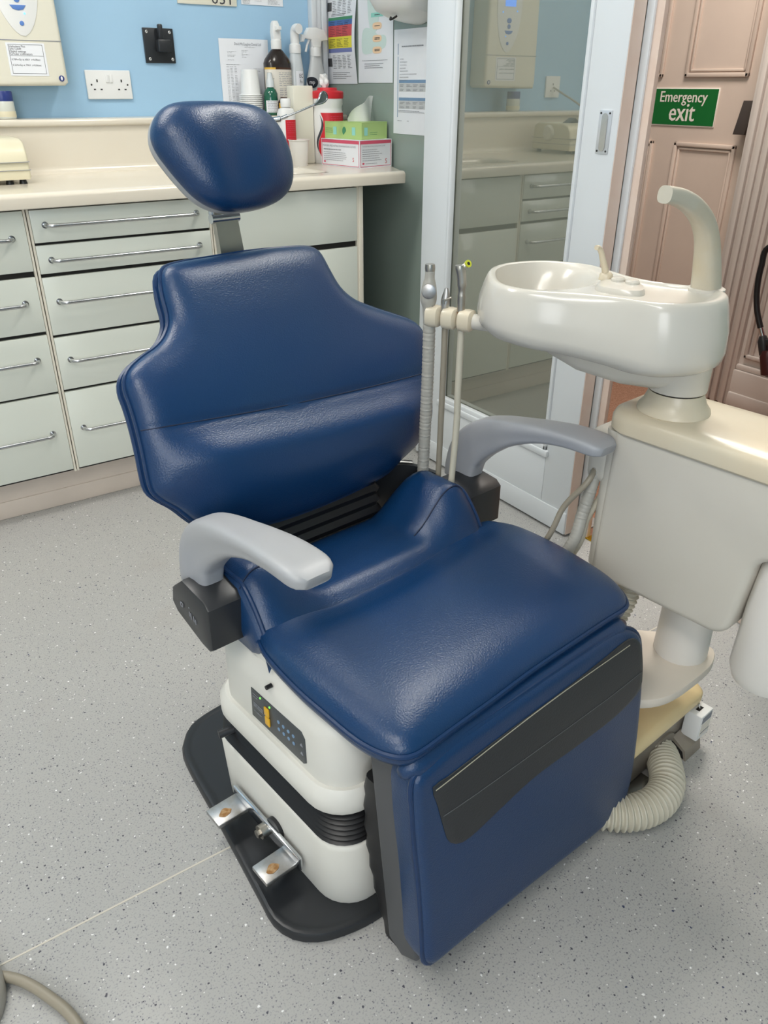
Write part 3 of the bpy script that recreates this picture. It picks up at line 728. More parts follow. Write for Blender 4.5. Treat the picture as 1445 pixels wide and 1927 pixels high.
# paper towel dispenser and single socket seen in the glass reflection
td = thing('paper_towel_dispenser', 'white paper towel dispenser on blue wall seen in glass reflection', 'dispenser', (-1.75, BW, 1.2))
MB().box((-1.85, BW-0.12, 1.30), (-1.62, BW, 1.62), 0.03, 4).build('casing', M['whiteplastic'], td)
m = MB(); P = [[Vector((-1.82+0.17*i/10, BW-0.06-0.006*math.sin(i*1.4), 1.31-0.16*j/6-0.008*math.sin(i*0.9)*(j/6))) for j in range(7)] for i in range(11)]; m.grid(P); m.grid([[p+Vector((0, 0.001, 0)) for p in r] for r in P]); m.build('hanging_towel', M['tissue'], td)
s2 = thing('single_socket', 'white single wall socket reflected in the glass door', 'socket', (-1.35, BW, 1.14))
MB().box((-1.40, BW-0.009, 1.10), (-1.316, BW, 1.184), 0.003).build('face_plate', M['whiteplastic'], s2)
m = MB(); m.box((-1.36, BW-0.0096, 1.148), (-1.356, BW-0.0085, 1.156)); m.box((-1.372, BW-0.0096, 1.124), (-1.366, BW-0.0085, 1.128)); m.box((-1.35, BW-0.0096, 1.124), (-1.344, BW-0.0085, 1.128)); m.build('pin_hole', M['gap'], s2)

# ================================================================== SIDE WALL PAPERS AND DISPENSER
fs = lambda a, b, h: (SW-0.0012-h, -a, b)      # a = distance from the corner along the wall
def sp(px, py): p = onX(px, py, SW); return (-p.y, p.z)
A = [sp(*q) for q in ((607, 0), (674, 158), (676, 150), (740, 157), (743, 50), (800, 253), (622, 157), (745, 248))]
a0 = A[6][0]-0.012; a1 = A[1][0]; zb = A[1][1]
t1 = thing('waste_chart', 'waste chart with green, blue, red and yellow bands on side wall', 'paper', (SW, -(a0+a1)/2, zb))
sheet(fs, a0, a1, zb, zb+0.297, curl=0.012).build('sheet', M['paper'], t1)
def band(z0, z1, key, name, par, aa, bb, off=0.0018, fr=fs, curlv=0.012, zb_=None, h_=0.297):
    m = MB(); n = 8; P = []
    for i in range(n+1):
        b = z0+(z1-z0)*i/n; t = (b-zb_)/h_
        P.append([Vector(fr(aa+(bb-aa)*j/6, b, 0.0015+curlv*(math.sin(PI*t*0.9+0.3)**2)*(0.4+0.6*((aa+(bb-aa)*j/6-a_s)/(a_e-a_s))))) for j in range(7)])
    m.grid(P); return m.build(name, M[key], par)
a_s, a_e = a0, a1
W1 = a1-a0
for z0, z1, key in ((0.196, 0.205, 'greenbar'), (0.180, 0.196, 'bluebar'), (0.146, 0.180, 'redbar'), (0.111, 0.146, 'yellow'), (0.098, 0.111, 'lilac')):
    band(zb+z0, zb+z1, key, 'colour_band', t1, a0+0.018, a1-0.018, zb_=zb)
m = MB()
def cpt(a, b, h, A0=a0, A1=a1, ZB=zb): t = (b-ZB)/0.297; return fs(a, b, 0.0018+0.012*(math.sin(PI*t*0.9+0.3)**2)*(0.4+0.6*(a-A0)/(A1-A0))+h)
def tabletext(m, f, a, b, z_top, rows, dz, cols):
    for c in range(cols):
        c0 = a+(b-a)*c/cols; lines(m, f, c0+0.002, c0+(b-a)/cols-0.004, z_top, rows, dz, 0.0011, 0.5)
tabletext(m, cpt, a0+0.045, a1-0.02, zb+0.252, 9, 0.0048, 4); tabletext(m, cpt, a0+0.045, a1-0.02, zb+0.088, 9, 0.0048, 4)
lines(m, cpt, a0+0.03, a0+0.1, zb+0.285, 5, 0.005); lines(m, cpt, a0+0.04, a1-0.06, zb+0.213, 2, 0.004); lines(m, cpt, a0+0.04, a1-0.03, zb+0.035, 4, 0.006, skip=0.2)
tabletext(m, cpt, a0+0.03, a1-0.02, zb+0.190, 3, 0.005, 3); tabletext(m, cpt, a0+0.03, a1-0.04, zb+0.174, 6, 0.005, 3); tabletext(m, cpt, a0+0.025, a1-0.02, zb+0.138, 6, 0.0045, 3)
m.build('printed_text', M['ink'], t1)
m = MB()
for z in (0.225, 0.055): m = MB(); m.prism([(a0+0.012, zb+z), (a0+0.04, zb+z), (a0+0.04, zb+z+0.026), (a0+0.012, zb+z+0.026)], 0, 0.0004, cpt); m.build('printed_picture', M['darkgrey'], t1)
# flow chart sheet
b0 = A[2][0]; b1 = A[3][0]; zc = A[3][1]+0.002
t2 = thing('flow_chart_sheet', 'pale mint diagram sheet with peach boxes on side wall', 'paper', (SW, -(b0+b1)/2, zc))
sheet(fs, b0, b1, zc, zc+0.297).build('sheet', M['paper'], t2)
m = MB()
for hh_, pts in enumerate(([(0.06, 0.28), (0.1, 0.29), (0.125, 0.24), (0.12, 0.16), (0.08, 0.15), (0.062, 0.2)], [(0.03, 0.155), (0.08, 0.158), (0.12, 0.14), (0.165, 0.135), (0.165, 0.105), (0.12, 0.095), (0.03, 0.088)])):
    m.prism([(p.x, p.y) for p in spline([(b0+x, zc+z) for x, z in pts], 40, True)], 0.0012, 0.0015-0.0001*hh_, fs)
m.build('printed_shape', M['palemint'], t2)
m = MB()
ctr = (b0+b1)/2+0.012
for z in (0.262, 0.229, 0.165, 0.129, 0.096): m = MB(); m.prism([(p.x, p.y) for p in spline([(ctr-0.022, zc+z-0.008), (ctr+0.022, zc+z-0.008), (ctr+0.022, zc+z+0.008), (ctr-0.022, zc+z+0.008)], 24, True)], 0.0018, 0.002, fs); m.build('flow_box', M['peach'], t2)
m = MB(); m.prism([(ctr-0.036, zc+0.19), (ctr+0.036, zc+0.19), (ctr+0.036, zc+0.202), (ctr-0.036, zc+0.202)], 0.0018, 0.002, fs); m.build('flow_bar', M['mint'], t2)
fs2 = lambda a, b, h: fs(a, b, 0.0022+h)
m = MB()
for z in (0.262, 0.229, 0.196, 0.165, 0.131, 0.127, 0.098, 0.094): lines(m, fs2, ctr-0.014, ctr+0.016, zc+z-0.001, 1, 0.01, 0.002, 0)
lines(m, fs2, b0+0.025, b1-0.03, zc+0.066, 1, 0.01, 0.0008, 0); lines(m, fs2, b0+0.04, b1-0.05, zc+0.056, 3, 0.006, 0.001, 0.3)
m.build('printed_text', M['ink'], t2)
# procedure sheet near the door
c0 = A[4][0]; c1 = c0+0.21; zd = A[7][1]
t3 = thing('procedure_sheet', 'white form with two blue-headed tables beside the sliding door', 'paper', (SW, -(c0+c1)/2, zd))
sheet(fs, c0, c1, zd-0.005, zd+0.295).build('sheet', M['paper'], t3)
m = MB()
for z0, z1 in ((0.225, 0.256), (0.045, 0.22)): m.prism([(c0+0.022, zd+z0), (c0+0.025, zd+z0), (c0+0.025, zd+z1), (c0+0.022, zd+z1)], 0.0012, 0.0014, fs)
for z in (0.145, 0.094): m.prism([(c0+0.03, zd+z), (c1-0.03, zd+z), (c1-0.03, zd+z+0.009), (c0+0.03, zd+z+0.009)], 0.0012, 0.0014, fs)
m.build('table_header', M['inkblue'], t3)
m = MB()
for z in (0.12, 0.07): m.prism([(c0+0.03, zd+z), (c1-0.03, zd+z), (c1-0.03, zd+z+0.025), (c0+0.03, zd+z+0.025)], 0.001, 0.0012, fs)
m.build('table_body', M['cellgrey'], t3)
m = MB()
for z in (0.139, 0.127, 0.089, 0.077): tabletext(m, fs2, c0+0.035, c1-0.03, zd+z, 2, 0.004, 4)
lines(m, fs2, c0+0.045, c1-0.05, zd+0.246, 1, 0.01, 0.003, 0); lines(m, fs2, c0+0.035, c1-0.08, zd+0.212, 8, 0.0085, 0.0012, 0.8); lines(m, fs2, c0+0.03, c1-0.03, zd+0.064, 2, 0.004); lines(m, fs2, c0+0.025, c0+0.05, zd+0.034, 1, 0.01); lines(m, fs2, c0+0.08, c0+0.09, zd+0.034, 1, 0.01)
m.build('printed_text', M['inkgrey'], t3)
# hand towel / soap dispenser
ds = thing('wall_dispenser', 'rounded white dispenser on the side wall above the papers', 'dispenser', (SW, -0.64, 1.33))
m = MB(); rings = []
DYC = -0.635
for z, s_, dep in ((1.308, 0.25, 0.06), (1.312, 0.55, 0.10), (1.325, 0.85, 0.125), (1.36, 1.0, 0.15), (1.45, 1.06, 0.165), (1.6, 1.06, 0.165), (1.64, 0.9, 0.13)):
    rg = []
    for i in range(28):
        a = 2*PI*i/28; c_, s__ = math.cos(a), math.sin(a)
        x = dep/2*(math.copysign(abs(c_)**0.6, c_)+1); y = 0.115*s_*math.copysign(abs(s__)**0.7, s__)
        rg.append(Vector((SW-x, DYC+y, z+0.03*(x/0.165))))
    rings.append(rg)
m.loft(rings); m.build('casing', M['whiteplastic'], ds)
m = MB(); m.tube(spline([(SW-0.10, DYC-0.02, 1.326), (SW-0.108, DYC-0.008, 1.319), (SW-0.108, DYC+0.004, 1.318), (SW-0.10, DYC+0.012, 1.324)], 16), 0.003, 8); m.build('latch', M['gap'], ds)

# ================================================================== BOTTLES AND BOXES
LZ = 1.051
def base_at(px, py, z=0.9): p = onZ(px, py, z); return p
# stack of paper cups on ledge
cx_, cy_ = -0.268, -0.135
for k in range(11):
    z = LZ+0.0015+k*0.0058; tall = (k == 10)
    prof = [(0.0265, 0.0), (0.0275, 0.001), (0.036, 0.076), (0.038, 0.076), (0.038, 0.078), (0.035, 0.078), (0.0255, 0.003), (0.0005, 0.003)]
    # cups stand upside down, rims low
    m = MB(); m.lathe([(r, 0.08-zz) for r, zz in prof[:4]]+[(0.038, 0.002), (0.035, 0.002), (0.025, 0.076), (0.0005, 0.077)][:0]+[(0.038, 0.0), (0.035, 0.0), (0.0255, 0.077), (0.0005, 0.0775)], (cx_, cy_, z), 28)
    m2 = MB(); m2.lathe([(0.0005, 0.0785), (0.0265, 0.0785), (0.0275, 0.078), (0.0345, 0.0045), (0.039, 0.0038), (0.0398, 0.002), (0.039, 0.0), (0.0335, 0.0), (0.026, 0.075), (0.0005, 0.0755)], (cx_, cy_, z), 28)
    tag(m2.build('paper_cup', M['whiteplastic']), 'topmost inverted white cup of the stack on the ledge' if k == 10 else 'white disposable cup nested below the top of the inverted stack', 'cup', 'stacked disposable cups')

def bottle(name, label, cat, x, y, z, prof, mt, n=28, sq=None, sx=1.0, sy=1.0, rz=0.0):
    t = thing(name, label, cat, (x, y, z), rz)
    c, s_ = math.cos(rz), math.sin(rz)
    fr = lambda a, b, h: Vector((x+(a*sx)*c-(b*sy)*s_, y+(a*sx)*s_+(b*sy)*c, z+h))
    MB().lathe(prof, (0, 0, 0), n, fr=fr, sq=sq).build('body', mt, t)
    return t, fr
def wrap(fr, r, z0, z1, a0, a1, off=0.0006, n=14, sq=None):
    P = []
    for i in range(n+1):
        a = math.radians(a0+(a1-a0)*i/n); c, d = math.cos(a), math.sin(a)
        if sq: e = 2.0/sq; c = math.copysign(abs(c)**e, c); d = math.copysign(abs(d)**e, d)
        P.append([fr((r+off)*c, (r+off)*d, z0), fr((r+off)*c, (r+off)*d, z1)])
    m = MB(); m.grid(P); return m
def wraptext(m, fr, r, z0, n, dz, a0, a1, h=0.0016, off=0.0012, skip=0.05, sq=None):
    for i in range(n):
        if random.random() < skip: continue
        a = a0; end = a0+(a1-a0)*random.uniform(0.55, 1)
        while a < end:
            w_ = random.uniform(4, 14); m.v, m.f = m.v, m.f
            g = wrap(fr, r, z0-i*dz, z0-i*dz+h, a, min(a+w_, end), off, 2, sq); m.add(g.v, g.f); a += w_+2.5
# black spray bottle
bx, by = -0.16, -0.135
t, fr = bottle('black_spray_bottle', 'dark brown spray bottle with white trigger head behind green pump bottle', 'bottle', bx, by, LZ,
    [(0.001, 0), (0.046, 0.0), (0.049, 0.004), (0.049, 0.158), (0.044, 0.17), (0.022, 0.196), (0.016, 0.2), (0.016, 0.205), (0.001, 0.205)], M['brownbottle'], sq=2.6, sy=0.62)
wrap(fr, 0.049, 0.012, 0.144, 180, 360, sq=2.6, n=30).build('label', M['label'], t)
wrap(fr, 0.049, 0.139, 0.145, 180, 250, 0.001, sq=2.6, n=16).build('label_stripe', M['orangelabel'], t)
wrap(fr, 0.049, 0.139, 0.145, 250, 360, 0.001, sq=2.6, n=20).build('label_stripe', M['amber'], t)
m = MB(); wraptext(m, fr, 0.049, 0.128, 22, 0.0054, 262, 335, sq=2.6); wraptext(m, fr, 0.049, 0.128, 12, 0.009, 200, 245, sq=2.6); m.build('printed_text', M['inkgrey'], t)
m = MB(); m.lathe([(0.001, 0.2), (0.017, 0.2), (0.018, 0.203), (0.018, 0.226), (0.014, 0.23), (0.001, 0.23)], (0, 0, 0), 24, fr=lambda a, b, h: Vector((bx+a, by+b, LZ+h)))
hb = [(-0.014, 0.228), (-0.016, 0.25), (-0.013, 0.275), (-0.008, 0.283), (0.004, 0.283), (0.010, 0.272), (0.014, 0.25), (0.015, 0.228)]
m.prism(hb, -0.013, 0.013, lambda a, b, h: (bx+a, by+h, LZ+b), 0.004); m.prism([(0.0, 0.27), (-0.03, 0.266), (-0.03, 0.256), (0.0, 0.25)], -0.009, 0.009, lambda a, b, h: (bx+h, by+a, LZ+b), 0.003); m.build('trigger_head', M['whiteplastic'], t)
# green pump bottle
gx, gy = -0.207, -0.165
t, fr = bottle('green_pump_bottle', 'small green bottle with clear pump cap and white label', 'bottle', gx, gy, LZ,
    [(0.001, 0), (0.022, 0), (0.024, 0.003), (0.024, 0.066), (0.019, 0.078), (0.011, 0.084), (0.011, 0.088), (0.001, 0.088)], M['greenliquid'])
wrap(fr, 0.024, 0.008, 0.045, 200, 350).build('label', M['paper'], t)
m = MB(); wraptext(m, fr, 0.024, 0.04, 7, 0.005, 215, 335); m.build('printed_text', M['inkgrey'], t)
m = MB(); m.lathe([(0.001, 0.085), (0.014, 0.085), (0.013, 0.105), (0.009, 0.112), (0.008, 0.128), (0.001, 0.13)], (gx, gy, LZ), 20); m.build('pump_cap', M['clearplastic'], t)
m = MB(); m.lathe([(0.001, 0.09), (0.0125, 0.09), (0.0122, 0.1), (0.001, 0.1)], (gx, gy, LZ+0.004), 20); m.build('collar', M['mint'], t)
# amber bottle
ax_, ay_ = -0.158, -0.185
t, fr = bottle('amber_bottle', 'small dark amber bottle with ochre label between green and spray bottles', 'bottle', ax_, ay_, LZ, [(0.001, 0), (0.026, 0), (0.028, 0.003), (0.028, 0.04), (0.02, 0.05), (0.02, 0.055), (0.001, 0.055)], M['amber'])
wrap(fr, 0.028, 0.022, 0.037, 180, 300).build('label', M['orangelabel'], t)
# clear spray bottle
qx, qy = -0.082, -0.125
t, fr = bottle('clear_spray_bottle', 'slim translucent spray bottle with white head beside black bottle', 'bottle', qx, qy, LZ, [(0.001, 0), (0.026, 0), (0.028, 0.004), (0.028, 0.12), (0.025, 0.15), (0.02, 0.185), (0.019, 0.195), (0.001, 0.195)], M['clearplastic'], sq=2.4, sy=0.8)
wrap(fr, 0.028, 0.085, 0.135, 250, 300, 0.0005, sq=2.4).build('label', M['paper'], t)
m = MB(); m.text('EC', 0.018, fr(-0.001, -0.0305, 0.115), (1, 0, 0), (0, 0, 1), sx=0.7); m.text('Fo', 0.016, fr(0.0, -0.0305, 0.098), (1, 0, 0), (0, 0, 1), sx=0.7); m.build('lettering', M['ink'], t)
m = MB(); m.lathe([(0.001, 0.19), (0.02, 0.19), (0.021, 0.2), (0.02, 0.215), (0.014, 0.22), (0.001, 0.22)], (qx, qy, LZ), 20)
m.tube(spline([(qx, qy, LZ+0.215), (qx-0.001, qy-0.003, LZ+0.25), (qx, qy-0.01, LZ+0.262), (qx+0.002, qy-0.03, LZ+0.262)], 14), 0.0155, 14); m.build('trigger_head', M['whiteplastic'], t)
# grey spray bottle
gx2, gy2 = 0.0, -0.125
t, fr = bottle('grey_spray_bottle', 'pale grey spray bottle with black oval badge and white trigger head', 'bottle', gx2, gy2, LZ,
    [(0.001, 0), (0.046, 0), (0.05, 0.005), (0.05, 0.05), (0.044, 0.09), (0.03, 0.135), (0.022, 0.17), (0.019, 0.19), (0.001, 0.19)], M['greyspray'], sq=2.3, sy=0.62)
m = MB(); pb = onY(588, 155, gy2-0.0305); m.prism([(p.x, p.y) for p in spline([(-0.022, 0.012), (0.006, 0.016), (0.022, 0.004), (0.014, -0.014), (-0.012, -0.016)], 30, True)], 0, 0.002, lambda a, b, h: (pb.x+a, pb.y-h, pb.z+b), 0.0005); m.build('badge', M['badgeblack'], t)
m = MB(); m.text('mp', 0.018, (pb.x-0.014, pb.y-0.0028, pb.z-0.005), (1, 0, 0), (0, 0, 1)); m.build('lettering', M['paper'], t)
m = MB(); m.lathe([(0.001, 0.182), (0.019, 0.182), (0.02, 0.186), (0.019, 0.21), (0.001, 0.21)], (gx2, gy2, LZ), 20)
m.prism([(-0.046, 0.245), (-0.058, 0.248), (-0.06, 0.225), (-0.05, 0.225), (-0.045, 0.235), (-0.02, 0.232), (-0.016, 0.21), (0.016, 0.21), (0.02, 0.228), (0.045, 0.232), (0.046, 0.24), (0.03, 0.262), (0.0, 0.27), (-0.03, 0.268)], -0.012, 0.012, lambda a, b, h: (gx2+a, gy2+h, LZ+b), 0.004)
m.tube([(gx2-0.02, gy2, LZ+0.24), (gx2-0.034, gy2, LZ+0.215), (gx2-0.04, gy2, LZ+0.195)], 0.004, 8); m.build('trigger_head', M['whiteplastic'], t)
# red wipes canister
p = base_at(619, 306); wx, wy = p.x, p.y
t, fr = bottle('wipes_canister', 'tall red and white wipes canister with a wipe poking out', 'canister', wx, wy, 0.9,
    [(0.001, 0.0), (0.05, 0), (0.053, 0.004), (0.053, 0.16), (0.05, 0.168), (0.05, 0.178), (0.053, 0.186), (0.053, 0.205), (0.001, 0.205)], M['whiteplastic'])
wrap(fr, 0.053, 0.022, 0.16, 222, 325, n=24).build('red_label', M['red'], t)
P = []
for i in range(20):
    z = 0.022+0.138*i/19; a = 222-10-12*math.sin(i/19*2*PI); P.append([fr(0.0538*math.cos(math.radians(a+k)), 0.0538*math.sin(math.radians(a+k)), z) for k in (0, 6, 12, 18, 24)])
m = MB(); m.grid(P); m.build('label_edge', M['red'], t)
P = []
for i in range(20):
    z = 0.03+0.125*i/19; a = 208-12*math.sin(i/19*2*PI); wdt = 7*math.sin(PI*i/19); P.append([fr(0.0543*math.cos(math.radians(a+k)), 0.0543*math.sin(math.radians(a+k)), z) for k in (-wdt, 0, wdt*0.5)])
m = MB(); m.grid(P); m.build('label_stripe', M['ink'], t)
m = MB(); wraptext(m, fr, 0.054, 0.148, 14, 0.0062, 250, 315, 0.0012); m.build('printed_text', M['pinkprint'], t)
m = MB(); m.lathe([(0.001, 0.203), (0.0545, 0.203), (0.056, 0.207), (0.056, 0.222), (0.052, 0.226), (0.035, 0.228), (0.033, 0.236), (0.001, 0.236)], (wx, wy, 0.9), 30); m.build('lid', M['red'], t)
m = MB(); P = []
for i in range(9):
    tt = i/8; r_ = 0.004+0.011*math.sin(min(tt*1.3, 1)*PI*0.75)
    P.append([Vector((wx-0.012+0.003*math.sin(tt*4)+r_*(1+0.35*math.sin(k*2.4+i))*math.cos(2*PI*k/14), wy+r_*(1+0.3*math.cos(k*3.1+i*0.7))*math.sin(2*PI*k/14), 0.9+0.232+tt*0.04+0.006*math.sin(k*1.7)*tt)) for k in range(14)])
m.loft(P, True); m.build('wipe', M['tissue'], t)
# cream carton
m = MB(); pc = [base_at(x, y) for x, y in ((556, 308), (590, 310), (596, 306))]
yv = pc[0].y-0.02; x0_, x1_ = onY(552, 200, yv).x, onY(588, 200, yv).x; zt_ = onY(570, 161, yv).z
m.box((x0_, yv, 0.9), (x1_+0.004, yv+0.045, zt_), 0.004); m.box((x1_-0.002, yv+0.012, 0.9), (x1_+0.012, yv+0.05, zt_-0.006), 0.004)
tag(m.build('towel_pack', M['offwhite']), 'tall plain cream towel pack standing behind the white cup', 'towel pack')
# plastic cup
p = base_at(564, 312)
m = MB(); m.lathe([(0.0005, 0.0), (0.026, 0.0), (0.027, 0.002), (0.034, 0.078), (0.0365, 0.079), (0.0365, 0.082), (0.034, 0.082), (0.026, 0.004), (0.0005, 0.004)], (p.x, p.y, 0.9), 30)
tag(m.build('plastic_cup', M['milky']), 'single upright white plastic cup beside the sink', 'cup')
# white bottle, red label
wbx, wby = -0.222, -0.3
t, fr = bottle('white_bottle', 'white bottle with red label half hidden by the headrest', 'bottle', wbx, wby, 0.9, [(0.001, 0), (0.028, 0), (0.030, 0.004), (0.030, 0.158), (0.025, 0.172), (0.012, 0.178), (0.012, 0.182), (0.001, 0.182)], M['whiteplastic'], sq=2.6, sy=0.8)
wrap(fr, 0.030, 0.04, 0.14, 245, 335, sq=2.6).build('label', M['red'], t)
m = MB(); wraptext(m, fr, 0.030, 0.132, 14, 0.0062, 255, 320, 0.0012, sq=2.6); m.build('printed_text', M['pinkprint'], t)
m = MB(); m.lathe([(0.0165, 0.178), (0.0175, 0.18), (0.0175, 0.2), (0.015, 0.204), (0.001, 0.204)], (wbx, wby, 0.9), 20); m.build('cap', M['whiteplastic'], t)
# glove box with tissue box on top: both stand by one corner towards the camera
def cornerbox(name, label, cat, pc, pl_, pr_, h, z, mt, over=0.0):
    """box from its near corner pc, reaching towards pl_ and pr_ on the plane z"""
    a = (pl_-pc); b = (pr_-pc); a.z = b.z = 0
    la, lb = a.length, b.length; a.normalize(); b = Vector((-a.y, a.x, 0))*(1 if Vector((-a.y, a.x, 0)).dot(b) > 0 else -1)
    return pc, a, la, b, lb
pcn = onZ(677, 317, 0.9); al = Vector((0.03, 1, 0)).normalized(); ar = Vector((1, -0.03, 0)).normalized()
def corner_at(px, py, z): return onZ(px, py, z)
LA, LB, HH = 0.235, 0.125, 0.083
# turn the box so that both visible faces match the photo
dl = onZ(607, 306, 0.9)-pcn; dr_ = onZ(736, 312, 0.9)-pcn
ang = math.atan2(dr_.y, dr_.x)
ar = Vector((math.cos(ang), math.sin(ang), 0)); al = Vector((-math.sin(ang), math.cos(ang), 0))
LB = dr_.length; LA = 0.19
def obox(o, a, la, b, lb, z0, z1, bev=0.0):
    m = bmesh.new(); bmesh.ops.create_cube(m, size=1)
    for v in m.verts: v.co = o+a*(v.co.x+0.5)*la+b*(v.co.y+0.5)*lb+Vector((0, 0, z0-o.z+(v.co.z+0.5)*(z1-z0)))
    if bev: bmesh.ops.bevel(m, geom=m.edges[:]+m.verts[:], offset=bev, segments=2, profile=0.5, affect='EDGES')
    q = MB(); q.bm(m); return q
gb = thing('glove_box', 'white and pink box of examination gloves at the worktop end', 'box', pcn+al*LA/2+ar*LB/2, ang)
obox(pcn, al, LA, ar, LB, 0.9, 0.9+HH, 0.0012).build('carton', M['paper'], gb)
fl = lambda a, b, h: pcn+al*(LA-a)-ar*(0.0006+h)+Vector((0, 0, b))       # left face, a from its far end
frr = lambda a, b, h: pcn+ar*a-al*(0.0006+h)+Vector((0, 0, b))          # right face
m = MB()
for f, L_ in ((fl, LA), (frr, LB)):
    for (a0_, b0_, a1_, b1_) in ((0.002, 0.072, L_-0.002, 0.082), (0.003, 0.003, L_-0.003, 0.0045), (0.003, 0.003, 0.0045, 0.075), (L_-0.0045, 0.003, L_-0.003, 0.075)):
        m.prism([(a0_, b0_), (a1_, b0_), (a1_, b1_), (a0_, b1_)], 0, 0.0003, f)
    m.prism([(0.016+0.005*math.cos(i*PI/8), 0.013+0.003*math.sin(i*PI/8)) for i in range(16)], 0, 0.0003, f)
m.build('pink_print', M['pinkprint'], gb)
m = MB(); up = (0, 0, 1)
m.text('POWDER-FREE NITRILE EXAMINATION GLOVES', 0.0086, fl(0.008, 0.060, 0.0005), -al, up, sx=0.9); m.text('POWDER-FREE NITRILE EXAMINATION GLOVES', 0.0055, frr(0.012, 0.063, 0.0005), ar, up, sx=0.9)
lines(m, fl, 0.012, LA-0.09, 0.050, 1, 0.006, 0.003, 0); lines(m, fl, 0.012, LA-0.05, 0.042, 5, 0.006, 0.0014, 0.3); lines(m, frr, 0.012, LB-0.04, 0.054, 6, 0.0065, 0.0014, 0.3); lines(m, frr, 0.026, 0.08, 0.012, 1, 0.006, 0.0014, 0)
m.build('printed_text', M['inkgrey'], gb)
m = MB(); m.text('S', 0.022, frr(LB-0.032, 0.010, 0.0006), ar, up); m.text('S', 0.018, fl(LA-0.034, 0.018, 0.0006), -al, up); m.build('size_letter', M['red'], gb)
zT = 0.9+HH+0.0005
pt = onZ(702, 264, zT); dr2 = onZ(745, 259, zT)-pt; ang2 = math.atan2(dr2.y, dr2.x)
pt = pcn+al*0.030+ar*0.038; pt.z = zT
ang2 = ang+0.03
br = Vector((math.cos(ang2), math.sin(ang2), 0)); bl = Vector((-math.sin(ang2), math.cos(ang2), 0))
TL, TB, TH = 0.185, 0.122, 0.051
tb = thing('tissue_box', 'pale green tissue box on top of the glove box', 'box', pt+bl*TL/2+br*TB/2, ang2)
obox(pt, bl, TL, br, TB, zT, zT+TH, 0.001).build('carton', M['green'], tb)
f2 = lambda a, b, h: pt+bl*(TL-a)-br*(0.0006+h)+Vector((0, 0, b)); f3 = lambda a, b, h: pt+br*a-bl*(0.0006+h)+Vector((0, 0, b))
m = MB()
for f, xs in ((f2, (0.05, 0.14)), (f3, (0.012,))):
    for x in xs: m.prism([(x, 0.012), (x+0.016, 0.012), (x+0.016, 0.036), (x, 0.036)], 0, 0.0003, f)
m.build('printed_box', M['mint'], tb)
m = MB(); lines(m, f2, 0.012, 0.05, 0.03, 3, 0.006, 0.001); lines(m, f3, 0.04, 0.09, 0.02, 2, 0.006, 0.001)
m.prism([(0.103+0.009*math.cos(i*PI/8)*(1.0), 0.024+0.013*math.sin(i*PI/8)) for i in range(12)], 0, 0.0003, f2); m.build('printed_text', M['greenbar'], tb)
tc = pt+bl*TL*0.5+br*TB*0.5; ti = MB(); P = []
tipL = onY(655, 226, tc.y); tipR = onY(700, 228, tc.y); peak = onY(708, 184, tc.y); mid = onY(668, 207, tc.y)
for j in range(11):
    v = j/10; row = []
    for i in range(15):
        u = i/14; lo = tipL.lerp(tipR, u)
        topz = tipL.z+0.004+(peak.z-tipL.z)*math.sin(u*PI/2)**0.75+0.003*math.sin(u*9); topx = tipL.x+0.0+(peak.x-tipL.x)*u
        q = Vector((lo.x*(1-v)+topx*v, tc.y+0.012*math.sin(u*7+v*1.5)+0.02*(u-0.5)*v, (zT+TH)*(1-v)+topz*v if u > 0.02 else (zT+TH)*(1-v)+(tipL.z+0.006)*v))
        row.append(q)
    P.append(row)
ti.grid(P); ti.grid([[q+Vector((0, 0.0012, 0)) for q in r] for r in P]); ti.build('tissue', M['tissue'], tb)
# jar with blue lid on the ledge, left
t, fr = bottle('lidded_jar', 'clear jar with dark blue lid at the left end of the ledge', 'jar', -1.072, -0.14, LZ, [(0.001, 0), (0.027, 0), (0.029, 0.003), (0.028, 0.045), (0.025, 0.048), (0.001, 0.048)], M['jar'])
m = MB(); m.lathe([(0.001, 0.046), (0.027, 0.046), (0.0275, 0.05), (0.0275, 0.07), (0.026, 0.073), (0.001, 0.073)], (-1.072, -0.14, LZ), 28); m.build('lid', M['navy'], t)
m = MB(); m.lathe([(0.001, 0.004), (0.0285, 0.004), (0.0292, 0.006), (0.0288, 0.02), (0.001, 0.02)], (-1.072, -0.14, LZ), 28); m.build('contents', M['machine'], t)
# beige machine
mc = thing('beige_machine', 'beige bench machine with curved casing at the left end of worktop', 'machine', (-1.26, -0.36, 0.9))
m = MB(); m.prism([(-0.46, 0.912), (-0.463, 0.93), (-0.455, 0.98), (-0.44, 1.003), (-0.41, 1.012), (-0.27, 1.012), (-0.25, 1.0), (-0.245, 0.912)], -1.44, -1.10, lambda a, b, h: (h, a, b), 0.007, 3); m.build('casing', M['machine'], mc)
m = MB()
for z in (0.935, 0.955): m.box((-1.441, -0.465, z), (-1.099, -0.24, z+0.0012))
m.build('casing_joint', M['inkgrey'], mc)
m = MB(); m.lathe([(0.03, 0), (0.03, 0.005), (0.024, 0.012), (0.001, 0.013)], (0, 0, 0), 24, fr=lambda a, b, h: Vector((-1.1+h, -0.34+a, 0.975+b))); m.build('side_knob', M['offwhite'], mc)
m = MB()
for x, y in ((-1.12, -0.44), (-1.155, -0.44), (-1.12, -0.27), (-1.42, -0.44), (-1.42, -0.27)): m.cyl((x, y, 0.9), (x, y, 0.913), 0.011, 14, 0.008)
m.build('rubber_foot', M['rubber'], mc)
m = MB(); m.prism([(-1.21, 1.012), (-1.15, 1.012), (-1.185, 1.03)], -0.40, -0.36, lambda a, b, h: (a, h, b), 0.002); m.build('pointer', M['blackplastic'], mc)
